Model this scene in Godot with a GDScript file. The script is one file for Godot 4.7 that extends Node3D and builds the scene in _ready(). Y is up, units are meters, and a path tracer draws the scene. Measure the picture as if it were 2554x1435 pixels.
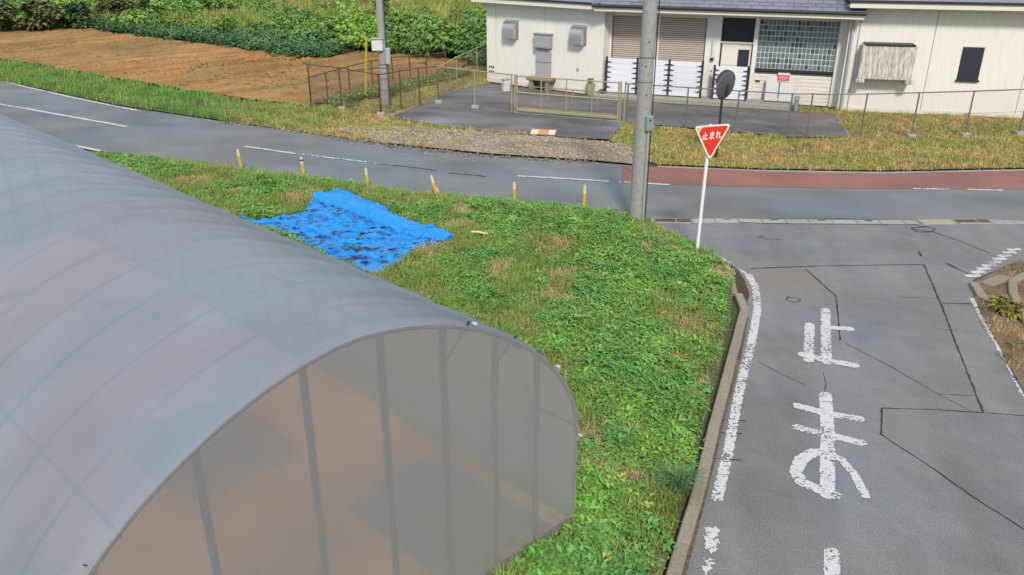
extends Node3D
# A road junction in the country seen from a camera on a mast: greenhouse, weedy verge, waterworks building, field.

var M := {}
var used_names := {}
var rough_noise := FastNoiseLite.new()
var wear_noise := FastNoiseLite.new()
var tone_noise := FastNoiseLite.new()


class MB:
	var v := PackedVector3Array()
	var n := PackedVector3Array()
	var c := PackedColorArray()
	var col := Color(1, 1, 1)

	func tri(a: Vector3, b: Vector3, d: Vector3) -> void:   # counter-clockwise seen from outside
		var k := (b - a).cross(d - a)
		if k.length_squared() < 1e-16:
			return
		k = k.normalized()
		v.append(a); v.append(d); v.append(b)
		for i in 3:
			n.append(k); c.append(col)

	func trin(a: Vector3, b: Vector3, d: Vector3, na: Vector3, nb: Vector3, nd: Vector3) -> void:
		v.append(a); v.append(d); v.append(b)
		n.append(na); n.append(nd); n.append(nb)
		for i in 3:
			c.append(col)

	func quad(a: Vector3, b: Vector3, d: Vector3, e: Vector3) -> void:
		tri(a, b, d); tri(a, d, e)

	func box(t: Transform3D, size: Vector3, bevel := 0.0) -> void:
		var h := size / 2
		var b: float = min(bevel, min(h.x, min(h.y, h.z)) * 0.9)
		if b <= 0.0:
			for ax in 3:
				for s in [-1.0, 1.0]:
					var o := Vector3(); o[ax] = s * h[ax]
					var p := Vector3(); p[(ax + 1) % 3] = h[(ax + 1) % 3]
					var q := Vector3(); q[(ax + 2) % 3] = h[(ax + 2) % 3]
					if s < 0:
						var w := p; p = q; q = w
					quad(t * (o - p - q), t * (o + p - q), t * (o + p + q), t * (o - p + q))
			return
		for ax in 3:
			for s in [-1.0, 1.0]:
				var o := Vector3(); o[ax] = s * h[ax]
				var p := Vector3(); p[(ax + 1) % 3] = h[(ax + 1) % 3] - b
				var q := Vector3(); q[(ax + 2) % 3] = h[(ax + 2) % 3] - b
				if s < 0:
					var w := p; p = q; q = w
				quad(t * (o - p - q), t * (o + p - q), t * (o + p + q), t * (o - p + q))
		for ax in 3:
			var i := (ax + 1) % 3
			var j := (ax + 2) % 3
			for si in [-1.0, 1.0]:
				for sj in [-1.0, 1.0]:
					var p1 := Vector3(); p1[i] = si * h[i]; p1[j] = sj * (h[j] - b)
					var p2 := Vector3(); p2[i] = si * (h[i] - b); p2[j] = sj * h[j]
					var e := Vector3(); e[ax] = h[ax] - b
					if si * sj > 0:
						quad(t * (p1 - e), t * (p2 - e), t * (p2 + e), t * (p1 + e))
					else:
						quad(t * (p2 - e), t * (p1 - e), t * (p1 + e), t * (p2 + e))
		for sx in [-1.0, 1.0]:
			for sy in [-1.0, 1.0]:
				for sz in [-1.0, 1.0]:
					var A := Vector3(sx * h.x, sy * (h.y - b), sz * (h.z - b))
					var B := Vector3(sx * (h.x - b), sy * h.y, sz * (h.z - b))
					var D := Vector3(sx * (h.x - b), sy * (h.y - b), sz * h.z)
					if sx * sy * sz > 0:
						tri(t * A, t * B, t * D)
					else:
						tri(t * A, t * D, t * B)

	func bx(center: Vector3, size: Vector3, bevel := 0.0) -> void:
		box(Transform3D(Basis(), center), size, bevel)

	func tube(pts: Array, rad, sides := 8, caps := true) -> void:
		var k := pts.size()
		var rings := []
		var norms := []
		var up := Vector3.UP
		for i in k:
			var d: Vector3 = (pts[min(i + 1, k - 1)] - pts[max(i - 1, 0)]).normalized()
			if i == 0:
				up = Vector3.RIGHT if abs(d.y) > 0.9 else Vector3.UP
			var sx := d.cross(up).normalized()
			up = sx.cross(d).normalized()
			var r: float = rad[i] if rad is Array else rad
			var ring := []
			var nn := []
			for s in sides:
				var a := TAU * s / sides
				var o := sx * cos(a) + up * sin(a)
				ring.append(pts[i] + o * r); nn.append(o)
			rings.append(ring); norms.append(nn)
		for i in k - 1:
			for s in sides:
				var s2 := (s + 1) % sides
				trin(rings[i][s], rings[i + 1][s], rings[i + 1][s2], norms[i][s], norms[i + 1][s], norms[i + 1][s2])
				trin(rings[i][s], rings[i + 1][s2], rings[i][s2], norms[i][s], norms[i + 1][s2], norms[i][s2])
		if caps:
			for s in range(1, sides - 1):
				tri(rings[0][0], rings[0][s], rings[0][s + 1])
				tri(rings[k - 1][0], rings[k - 1][s + 1], rings[k - 1][s])

	func prism(poly: PackedVector2Array, depth: float, t: Transform3D) -> void:   # outline in local xy, extruded to +z
		if Geometry2D.is_polygon_clockwise(poly):
			poly = poly.duplicate(); poly.reverse()
		var ix := Geometry2D.triangulate_polygon(poly)
		for i in range(0, ix.size(), 3):
			var a := poly[ix[i]]
			var b := poly[ix[i + 1]]
			var d := poly[ix[i + 2]]
			if (b - a).cross(d - a) < 0:
				var w := b; b = d; d = w
			tri(t * Vector3(a.x, a.y, depth), t * Vector3(b.x, b.y, depth), t * Vector3(d.x, d.y, depth))
			tri(t * Vector3(a.x, a.y, 0), t * Vector3(d.x, d.y, 0), t * Vector3(b.x, b.y, 0))
		for i in poly.size():
			var p := poly[i]
			var q := poly[(i + 1) % poly.size()]
			quad(t * Vector3(p.x, p.y, 0), t * Vector3(q.x, q.y, 0), t * Vector3(q.x, q.y, depth), t * Vector3(p.x, p.y, depth))

	func mesh() -> ArrayMesh:
		var a := []
		a.resize(Mesh.ARRAY_MAX)
		a[Mesh.ARRAY_VERTEX] = v; a[Mesh.ARRAY_NORMAL] = n; a[Mesh.ARRAY_COLOR] = c
		var m := ArrayMesh.new()
		m.add_surface_from_arrays(Mesh.PRIMITIVE_TRIANGLES, a)
		return m


# ---------------------------------------------------------------- helpers
func obj(called: String, shape, mat: Material, parent: Node = self) -> MeshInstance3D:
	var o := MeshInstance3D.new()
	o.mesh = shape.mesh() if shape is MB else shape
	o.material_override = mat
	name_it(o, called, parent)
	return o


func name_it(o: Node, called: String, parent: Node) -> void:
	var key := str(parent.get_instance_id()) + called
	var k: int = used_names.get(key, 0)
	used_names[key] = k + 1
	o.name = called if k == 0 else "%s_%03d" % [called, k]
	parent.add_child(o, true)


func tag(o: Node, label: String, category: String, group := "") -> Node:
	o.set_meta("label", label)
	o.set_meta("category", category)
	if group:
		o.set_meta("group", group)
	return o


func thing(called: String, label: String, category: String, at := Vector3.ZERO, turn := 0.0, group := "") -> Node3D:
	var o := Node3D.new()
	name_it(o, called, self)
	o.position = at; o.rotation.y = turn
	tag(o, label, category, group)
	return o


func struct(called: String, shape, mat: Material, parent: Node = self) -> MeshInstance3D:
	var o := obj(called, shape, mat, parent)
	o.set_meta("kind", "structure")
	return o


func stuff(called: String, mm: MultiMesh, mat: Material, label := "", parent: Node = self) -> MultiMeshInstance3D:
	var o := MultiMeshInstance3D.new()
	o.multimesh = mm
	o.material_override = mat
	name_it(o, called, parent)
	o.set_meta("kind", "stuff")
	if label:
		o.set_meta("label", label)
	return o


func noise_tex(seed_: int, freq: float, lo: float, hi: float, octaves := 4, size := 512, gain := 0.5, bump := false) -> NoiseTexture2D:
	var f := FastNoiseLite.new()
	f.seed = seed_; f.frequency = freq; f.noise_type = FastNoiseLite.TYPE_SIMPLEX_SMOOTH
	f.fractal_octaves = octaves; f.fractal_gain = gain
	var t := NoiseTexture2D.new()
	t.width = size; t.height = size; t.seamless = true; t.noise = f
	if not bump:
		var g := Gradient.new()
		g.offsets = PackedFloat32Array([0.0, 1.0])
		var a := pow(lo, 1 / 2.2)
		var b := pow(hi, 1 / 2.2)
		g.colors = PackedColorArray([Color(a, a, a), Color(b, b, b)])
		t.color_ramp = g
	return t


func lin(r: float, g: float, b: float) -> Color:
	return Color(r, g, b).linear_to_srgb()


func mat(r: float, g: float, b: float, rough := 0.8, tex: Texture2D = null, scale := 1.0, metallic := 0.0, vc := true) -> StandardMaterial3D:
	var m := StandardMaterial3D.new()
	m.albedo_color = lin(r, g, b)
	m.roughness = rough
	m.metallic = metallic
	m.vertex_color_use_as_albedo = vc
	m.metallic_specular = 0.4
	if tex:
		m.albedo_texture = tex
		m.uv1_triplanar = true; m.uv1_world_triplanar = true
		m.uv1_scale = Vector3(scale, scale, scale)
	return m


func relief(m: StandardMaterial3D, tex: Texture2D, cm: float) -> StandardMaterial3D:
	m.heightmap_enabled = true
	m.heightmap_texture = tex
	m.heightmap_scale = cm
	return m


func leaf_mat(rough := 0.55) -> StandardMaterial3D:
	var m := mat(1, 1, 1, rough)
	m.backlight_enabled = true
	m.backlight = Color(0.45, 0.5, 0.3)
	m.metallic_specular = 0.3
	m.cull_mode = BaseMaterial3D.CULL_DISABLED
	return m


func v3(p: Vector2, y := 0.0) -> Vector3:
	return Vector3(p.x, y, p.y)


func bounds(poly: PackedVector2Array) -> Rect2:
	var r := Rect2(poly[0], Vector2.ZERO)
	for p in poly:
		r = r.expand(p)
	return r


func sheet(poly: PackedVector2Array, cell: float, height: Callable, color: Callable) -> MB:
	var m := MB.new()
	var r := bounds(poly)
	var nx := int(ceil(r.size.x / cell))
	var nz := int(ceil(r.size.y / cell))
	var inside := PackedByteArray()
	inside.resize((nx + 1) * (nz + 1))
	for j in nz + 1:
		for i in nx + 1:
			inside[j * (nx + 1) + i] = 1 if Geometry2D.is_point_in_polygon(r.position + Vector2(i, j) * cell, poly) else 0
	var seg := []
	for j in nz:
		for i in nx:
			var s := inside[j * (nx + 1) + i] + inside[j * (nx + 1) + i + 1] + inside[(j + 1) * (nx + 1) + i] + inside[(j + 1) * (nx + 1) + i + 1]
			var a := r.position + Vector2(i, j) * cell
			var sq := PackedVector2Array([a, a + Vector2(cell, 0), a + Vector2(cell, cell), a + Vector2(0, cell)])
			if s == 4:
				seg.append(sq)
			else:
				var near := s > 0
				if not near:
					for p in poly:
						if p.x >= a.x and p.x <= a.x + cell and p.y >= a.y and p.y <= a.y + cell:
							near = true
				if not near:   # a narrow polygon may cross the cell between its corners
					for k in poly.size():
						var p1 := poly[k]
						var p2 := poly[(k + 1) % poly.size()]
						if min(p1.x, p2.x) > a.x + cell or max(p1.x, p2.x) < a.x or min(p1.y, p2.y) > a.y + cell or max(p1.y, p2.y) < a.y:
							continue
						near = true
				if near:
					for q in Geometry2D.intersect_polygons(sq, poly):
						if q.size() > 2:
							seg.append(q)
	for q in seg:
		var ix := PackedInt32Array([0, 1, 2, 0, 2, 3]) if q.size() == 4 else Geometry2D.triangulate_polygon(q)
		for i in range(0, ix.size(), 3):
			var p := [q[ix[i]], q[ix[i + 1]], q[ix[i + 2]]]
			if (p[1] - p[0]).cross(p[2] - p[0]) > 0:
				p = [p[0], p[2], p[1]]
			for k in [0, 2, 1]:
				var w: Vector2 = p[k]
				var h: float = height.call(w)
				m.v.append(Vector3(w.x, h, w.y))
				var e := 0.05
				m.n.append(Vector3(h - height.call(w + Vector2(e, 0)), e, h - height.call(w + Vector2(0, e))).normalized())
				m.c.append(color.call(w))
	return m


func flat(y: float) -> Callable:
	return func(_p: Vector2) -> float: return y


func tone(r: float, g: float, b: float, amount: float, freq: float) -> Callable:   # patchy colour of a worn surface
	return func(p: Vector2) -> Color:
		var k := 1.0 + amount * tone_noise.get_noise_2d(p.x * freq, p.y * freq) + amount * 0.5 * tone_noise.get_noise_2d(p.x * freq * 4.0 + 91.0, p.y * freq * 4.0)
		var h := tone_noise.get_noise_2d(p.x * freq * 0.7 + 300.0, p.y * freq * 0.7) * amount * 0.35
		return Color(r * k * (1 + h), g * k, b * k * (1 - h))


func dist_path(p: Vector2, path: PackedVector2Array) -> float:
	var d := 1e9
	for i in path.size() - 1:
		d = min(d, p.distance_squared_to(Geometry2D.get_closest_point_to_segment(p, path[i], path[i + 1])))
	return sqrt(d)


func paint(strokes: Array, y: float, cell: float, wear: float, ragged := 0.015) -> MB:   # strokes: [path, half width]; wear 0..1
	var m := MB.new()
	var all := PackedVector2Array()
	var most := 0.0
	for s in strokes:
		all.append_array(s[0]); most = max(most, s[1])
	var r := bounds(all).grow(most + 0.06)
	var nx := int(ceil(r.size.x / cell))
	var nz := int(ceil(r.size.y / cell))
	var f := PackedFloat32Array()
	f.resize((nx + 1) * (nz + 1))
	for j in nz + 1:
		for i in nx + 1:
			var p := r.position + Vector2(i, j) * cell
			var best := -1.0
			for s in strokes:
				best = max(best, s[1] - dist_path(p, s[0]))
			if best > -0.05:
				best += rough_noise.get_noise_2d(p.x * 16.0, p.y * 16.0) * ragged * 2.0
				var w := wear_noise.get_noise_2d(p.x * 20.0, p.y * 26.0) * 0.8 + wear_noise.get_noise_2d(p.x * 1.3 + 50.0, p.y * 1.3) * 0.55
				best = min(best, (0.75 - wear - w) * 0.06)
				# fine cracks across the paint
				var cr: float = absf(rough_noise.get_noise_2d(p.x * 4.0 + 77.0, p.y * 9.0))
				best = min(best, (cr - 0.09 * wear) * 0.35)
				var row: float = absf(rough_noise.get_noise_2d(p.x * 1.2 - 40.0, p.y * 14.0))
				best = min(best, (row - 0.045 * wear) * 0.25)
			f[j * (nx + 1) + i] = best
	for j in nz:
		for i in nx:
			var k0 := j * (nx + 1) + i
			var ks := [k0, k0 + 1, k0 + nx + 2, k0 + nx + 1]
			if f[ks[0]] <= 0 and f[ks[1]] <= 0 and f[ks[2]] <= 0 and f[ks[3]] <= 0:
				continue
			var ps := [Vector2(i, j), Vector2(i + 1, j), Vector2(i + 1, j + 1), Vector2(i, j + 1)]
			var out := []
			for k in 4:
				var a: float = f[ks[k]]
				var b: float = f[ks[(k + 1) % 4]]
				if a > 0:
					out.append(r.position + ps[k] * cell)
				if (a > 0) != (b > 0):
					out.append(r.position + ps[k].lerp(ps[(k + 1) % 4], a / (a - b)) * cell)
			for k in range(1, out.size() - 1):
				m.v.append(v3(out[0], y)); m.v.append(v3(out[k], y)); m.v.append(v3(out[k + 1], y))
				for q in 3:
					m.n.append(Vector3.UP); m.c.append(Color.WHITE)
	return m


func crack(path: PackedVector2Array, w: float, y: float, seed_: int) -> MB:   # a dark open joint in the asphalt, of uneven width
	var m := MB.new()
	var rng := RandomNumberGenerator.new()
	rng.seed = seed_
	var pts := PackedVector2Array()
	for i in path.size() - 1:
		var k := int(max(1, path[i].distance_to(path[i + 1]) / 0.09))
		for q in k:
			pts.append(path[i].lerp(path[i + 1], float(q) / k))
	pts.append(path[path.size() - 1])
	var l := []
	var rr := []
	for i in pts.size():
		var d := (pts[min(i + 1, pts.size() - 1)] - pts[max(i - 1, 0)]).normalized()
		var nn := Vector2(-d.y, d.x)
		var o := pts[i] + nn * rng.randf_range(-1, 1) * w * 0.22
		var hw := w * 0.42 * rng.randf_range(0.35, 1.25)
		l.append(v3(o + nn * hw, y)); rr.append(v3(o - nn * hw, y))
	for i in pts.size() - 1:
		for t in [[l[i], rr[i], rr[i + 1]], [l[i], rr[i + 1], l[i + 1]]]:
			for q in t:
				m.v.append(q); m.n.append(Vector3.UP); m.c.append(Color.WHITE)
	return m


func points_in(poly: PackedVector2Array, per_m2: float, rng: RandomNumberGenerator) -> PackedVector2Array:
	var r := bounds(poly)
	var out := PackedVector2Array()
	for i in int(r.get_area() * per_m2):
		var p := r.position + Vector2(rng.randf() * r.size.x, rng.randf() * r.size.y)
		if Geometry2D.is_point_in_polygon(p, poly):
			out.append(p)
	return out


func multi(mesh: Mesh, list: Array) -> MultiMesh:   # list of [Transform3D, Color]
	var mm := MultiMesh.new()
	mm.transform_format = MultiMesh.TRANSFORM_3D
	mm.use_colors = true
	mm.mesh = mesh
	mm.instance_count = list.size()
	for i in list.size():
		mm.set_instance_transform(i, list[i][0])
		mm.set_instance_color(i, list[i][1])
	return mm


func blades(seed_: int, count: int, height: float, spread: float, width: float, droop: float) -> Mesh:   # a tuft of grass
	var rng := RandomNumberGenerator.new()
	rng.seed = seed_
	var m := MB.new()
	for i in count:
		var a := rng.randf() * TAU
		var d := Vector3(cos(a), 0, sin(a))
		var base := Vector3(rng.randf_range(-1, 1), 0, rng.randf_range(-1, 1)) * spread * 0.5
		var h := height * rng.randf_range(0.45, 1.0)
		var lean := rng.randf_range(0.15, 1.0) * droop
		var side := d.cross(Vector3.UP) * width * rng.randf_range(0.7, 1.2) * 0.5
		var mid := base + d * lean * h * 0.45 + Vector3.UP * h * 0.62
		var tip := base + d * lean * h * 1.15 + Vector3.UP * h * (1.0 - 0.45 * lean)
		var k := rng.randf_range(0.72, 1.25)
		m.col = Color(k * rng.randf_range(0.9, 1.15), k, k * rng.randf_range(0.75, 1.1))
		m.tri(base - side, base + side, mid + side * 0.8)
		m.tri(base - side, mid + side * 0.8, mid - side * 0.8)
		m.tri(mid - side * 0.8, mid + side * 0.8, tip)
	return m.mesh()


func leaf(m: MB, base: Vector3, dir: Vector3, up: Vector3, length: float, width: float, bend: float) -> void:
	var side := dir.cross(up).normalized() * width * 0.5
	var nrm := side.cross(dir).normalized()
	var a := base + dir * length * 0.38 + nrm * bend * length * 0.12
	var b := base + dir * length * 0.72 + nrm * bend * length * 0.02
	var tip := base + dir * length - nrm * bend * length * 0.28
	var fold := nrm * width * 0.10
	m.tri(base, a + side + fold, a); m.tri(base, a, a - side + fold)
	m.tri(a, a + side + fold, b + side * 0.75 + fold); m.tri(a, b + side * 0.75 + fold, b)
	m.tri(a, b, b - side * 0.75 + fold); m.tri(a, b - side * 0.75 + fold, a - side + fold)
	m.tri(b, b + side * 0.75 + fold, tip); m.tri(b, tip, b - side * 0.75 + fold)


func weed(seed_: int, count: int, height: float, spread: float, length: float, aspect: float) -> Mesh:   # a leafy plant
	var rng := RandomNumberGenerator.new()
	rng.seed = seed_
	var m := MB.new()
	for i in count:
		var a := rng.randf() * TAU
		var rad := sqrt(rng.randf()) * spread
		var h := height * rng.randf_range(0.25, 1.0) * (1.0 - 0.45 * rad / spread)
		var base := Vector3(cos(a) * rad, h, sin(a) * rad)
		var el := rng.randf_range(-0.35, 0.8)
		var a2 := a + rng.randf_range(-0.9, 0.9)
		var dir := Vector3(cos(a2) * cos(el), sin(el), sin(a2) * cos(el))
		var k := rng.randf_range(0.65, 1.25)
		m.col = Color(k * rng.randf_range(0.85, 1.25), k, k * rng.randf_range(0.7, 1.15))
		var l := length * rng.randf_range(0.6, 1.15)
		leaf(m, base - dir * l * 0.5, dir, Vector3.UP, l, l * aspect, rng.randf_range(0.3, 1.0))
	return m.mesh()


func crown(seed_: int, count: int, size: Vector3, length: float, lumps: int, light: Color, dark: Color) -> MB:   # foliage: leaves massed on uneven boughs
	var rng := RandomNumberGenerator.new()
	rng.seed = seed_
	var m := MB.new()
	var cs := []
	for i in lumps:
		var a := rng.randf() * TAU
		var q := Vector3(cos(a) * rng.randf_range(0.1, 0.72), rng.randf_range(-0.55, 0.62), sin(a) * rng.randf_range(0.1, 0.72))
		cs.append([q, rng.randf_range(0.26, 0.48), rng.randf()])
	for i in count:
		var lump = cs[rng.randi() % lumps]
		var z := rng.randf_range(-0.5, 1.0)
		var a := rng.randf() * TAU
		var rr := sqrt(max(0.0, 1.0 - z * z))
		var out := Vector3(rr * cos(a), z, rr * sin(a))
		var p: Vector3 = lump[0] + out * lump[1] * (rng.randf_range(0.6, 1.12))
		p = Vector3(p.x * size.x, (p.y + 1.0) * size.y, p.z * size.z)
		var el := rng.randf_range(-0.8, 0.5)
		var a2 := a + rng.randf_range(-1.0, 1.0)
		var dir := Vector3(cos(a2) * cos(el), sin(el), sin(a2) * cos(el))
		m.col = dark.lerp(light, clampf(lump[2] * 0.75 + rng.randf_range(-0.15, 0.4), 0, 1))
		var l := length * rng.randf_range(0.6, 1.2)
		var side := dir.cross((out + Vector3(0, 0.4, 0)).normalized()).normalized() * l * 0.3
		var mid := p + dir * l * 0.5 + Vector3.UP * l * 0.08
		m.tri(p, mid + side, p + dir * l - Vector3.UP * l * 0.12)
		m.tri(p, p + dir * l - Vector3.UP * l * 0.12, mid - side)
	return m


func lerp_path(path: PackedVector2Array, at: float) -> Array:   # [point, direction] at a distance along
	for i in path.size() - 1:
		var d := path[i].distance_to(path[i + 1])
		if at <= d or i == path.size() - 2:
			return [path[i].lerp(path[i + 1], at / d), (path[i + 1] - path[i]).normalized()]
		at -= d
	return []


func path_length(path: PackedVector2Array) -> float:
	var d := 0.0
	for i in path.size() - 1:
		d += path[i].distance_to(path[i + 1])
	return d


func blocks(called: String, path: PackedVector2Array, length: float, w: float, y0: float, y1: float, m: Material, parent: Node3D, seed_: int) -> void:
	var rng := RandomNumberGenerator.new()
	rng.seed = seed_
	var at := 0.0
	var total := path_length(path)
	while at < total - 0.05:
		var l: float = min(length, total - at)
		var a = lerp_path(path, at)[0]
		var b = lerp_path(path, at + l)[0]
		var d: Vector2 = (b - a).normalized()
		var t := Transform3D(Basis(Vector3(d.x, 0, d.y), Vector3.UP, Vector3(-d.y, 0, d.x)), v3((a + b) / 2, (y0 + y1) / 2 + rng.randf_range(-0.006, 0.004)))
		t.basis = t.basis * Basis(Vector3.UP, rng.randf_range(-0.012, 0.012))
		var mb := MB.new()
		var k := rng.randf_range(0.86, 1.1)
		mb.col = Color(k, k * rng.randf_range(0.97, 1.02), k * rng.randf_range(0.93, 1.02))
		mb.box(t, Vector3(a.distance_to(b) - 0.012, y1 - y0, w), 0.014)
		obj(called, mb, m, parent)
		at += l


func frame_of(a: Vector2, b: Vector2) -> Transform3D:   # local x runs from a to b, y up, z out to the left hand of a viewer inside (towards the road)
	var d := (b - a).normalized()
	return Transform3D(Basis(Vector3(d.x, 0, d.y), Vector3.UP, Vector3(-d.y, 0, d.x)), v3(a))


func materials() -> void:
	var grain := noise_tex(1, 0.10, 0.12, 2.2, 4, 512, 0.8)
	var mottled := noise_tex(2, 0.02, 0.72, 1.25, 5, 512, 0.6)
	var soil := noise_tex(3, 0.035, 0.55, 1.4, 5, 512, 0.65)
	var fine := noise_tex(4, 0.05, 0.86, 1.12, 4, 512, 0.6)
	var bump := noise_tex(5, 0.10, 0, 1, 3, 512, 0.6, true)
	var clods := noise_tex(6, 0.04, 0, 1, 5, 512, 0.6, true)
	M.asphalt = relief(mat(1, 1, 1, 0.88, grain, 1.1), bump, 0.25)
	M.sealed = mat(0.022, 0.022, 0.025, 0.7, null, 1.0)
	M.red = relief(mat(1, 1, 1, 0.85, grain, 1.1), bump, 0.2)
	M.paint = mat(0.52, 0.52, 0.525, 0.75, noise_tex(15, 0.05, 0.55, 1.25, 5, 512, 0.75), 1.3)
	M.hairline = mat(0.055, 0.055, 0.058, 0.85)
	M.old_paint = mat(0.34, 0.34, 0.34, 0.75, mottled, 2.2)
	M.soil = relief(mat(1, 1, 1, 0.95, soil, 0.5), clods, 3.0)
	M.field = relief(mat(1, 1, 1, 0.95, soil, 0.35), clods, 7.0)
	M.concrete = relief(mat(0.235, 0.205, 0.16, 0.85, mottled, 1.4), bump, 0.2)
	M.pale_concrete = relief(mat(0.30, 0.295, 0.28, 0.85, mottled, 0.8), bump, 0.15)
	M.pole = relief(mat(0.285, 0.285, 0.275, 0.8, mottled, 0.9), bump, 0.1)
	M.wall = mat(0.67, 0.665, 0.625, 0.75, noise_tex(7, 0.016, 0.90, 1.07, 5, 512, 0.6), 0.5)
	M.wall.uv1_scale = Vector3(0.9, 0.16, 0.9)
	M.warm_wall = mat(0.66, 0.63, 0.59, 0.75, noise_tex(8, 0.012, 0.93, 1.06, 5, 512, 0.55), 0.5)
	M.seam = mat(0.10, 0.10, 0.095, 0.9)
	M.cream = mat(0.64, 0.62, 0.53, 0.6, fine, 0.7)
	M.shutter = mat(0.46, 0.405, 0.36, 0.5, fine, 0.9)
	M.dark_metal = mat(0.028, 0.029, 0.036, 0.5)
	M.roof = mat(0.16, 0.17, 0.21, 0.4, mottled, 0.8)
	M.steel = mat(0.52, 0.52, 0.52, 0.38, fine, 0.8, 0.9)
	M.galvanised = mat(0.20, 0.205, 0.205, 0.5, mottled, 3.0, 0.5)
	M.grey_paint = mat(0.30, 0.32, 0.325, 0.5, fine, 1.2)
	M.violet_grey = mat(0.33, 0.325, 0.36, 0.55, fine, 1.2)
	M.blue_grey = mat(0.20, 0.26, 0.29, 0.5, fine, 2.0)
	M.white_box = mat(0.55, 0.56, 0.55, 0.5, fine, 1.5)
	M.white_board = mat(0.66, 0.68, 0.75, 0.5, fine, 1.2)
	M.white_pole = mat(0.70, 0.72, 0.76, 0.35, fine, 1.5)
	M.dark_glass = mat(0.035, 0.037, 0.055, 0.12)
	M.glass_block = mat(1, 1, 1, 0.18)
	M.mortar = mat(0.50, 0.56, 0.56, 0.8)
	M.stained = stained()
	M.rust = mat(0.10, 0.066, 0.042, 0.85, mottled, 4.0)
	M.wire = mat(0.17, 0.14, 0.11, 0.7)
	M.olive = mat(0.30, 0.285, 0.17, 0.55, mottled, 2.0)
	M.yellow = mat(0.55, 0.42, 0.035, 0.5, mottled, 3.0)
	M.post_yellow = mat(0.60, 0.40, 0.03, 0.55, mottled, 5.0)
	M.post_white = mat(0.62, 0.55, 0.34, 0.55, mottled, 5.0)
	M.sign_red = mat(0.58, 0.040, 0.022, 0.35, noise_tex(9, 0.02, 0.86, 1.12, 4, 256), 2.0)
	M.sign_white = mat(0.72, 0.66, 0.60, 0.4, fine, 2.0)
	M.faded = mat(0.60, 0.42, 0.28, 0.5, mottled, 5.0)
	M.notice_red = mat(0.55, 0.05, 0.10, 0.4)
	M.tarp = mat(0.008, 0.225, 0.62, 0.42, noise_tex(10, 0.02, 0.8, 1.15, 4, 512), 0.8)
	M.tarp_fold = mat(0.008, 0.20, 0.60, 0.4)
	M.board_orange = mat(0.55, 0.24, 0.12, 0.7, mottled, 4.0)
	M.board_pale = mat(0.62, 0.52, 0.36, 0.7, mottled, 4.0)
	M.film = film(Color(0.265, 0.295, 0.350), 0.76)
	M.end_film = frosted(Color(0.72, 0.705, 0.71), 0.18)
	M.pipe = mat(0.045, 0.058, 0.072, 0.5, fine, 3.0, 0.4)
	M.pale_pipe = mat(0.42, 0.46, 0.49, 0.45, fine, 3.0, 0.3)
	M.leaf = leaf_mat()
	M.dry = mat(1, 1, 1, 0.9)
	M.pebble = mat(1, 1, 1, 0.85)
	M.bark = mat(0.10, 0.075, 0.05, 0.9, mottled, 2.0)


func film(c: Color, alpha: float) -> StandardMaterial3D:   # hazy horticultural plastic
	var m := StandardMaterial3D.new()
	m.albedo_color = Color(c.linear_to_srgb(), alpha)
	m.transparency = BaseMaterial3D.TRANSPARENCY_ALPHA
	m.roughness = 0.36
	m.metallic_specular = 0.35
	m.backlight_enabled = true
	m.backlight = Color(0.6, 0.6, 0.6)
	m.cull_mode = BaseMaterial3D.CULL_DISABLED
	m.vertex_color_use_as_albedo = true
	return m


func frosted(c: Color, alpha: float) -> StandardMaterial3D:   # a hazy sheet that scatters what is seen through it
	var m := StandardMaterial3D.new()
	m.albedo_color = Color(c.linear_to_srgb(), alpha)
	m.refraction_enabled = true
	m.refraction_scale = 0.03
	m.roughness = 0.20
	m.metallic_specular = 0.3
	return m


func stained() -> StandardMaterial3D:   # rain streaks run down: noise stretched along the height
	var t := noise_tex(12, 0.022, 0.22, 1.6, 5, 512, 0.62)
	var m := mat(0.60, 0.585, 0.52, 0.85, t, 1.0)
	m.uv1_world_triplanar = false
	m.uv1_scale = Vector3(1.3, 0.16, 1.3)
	return m


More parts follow.
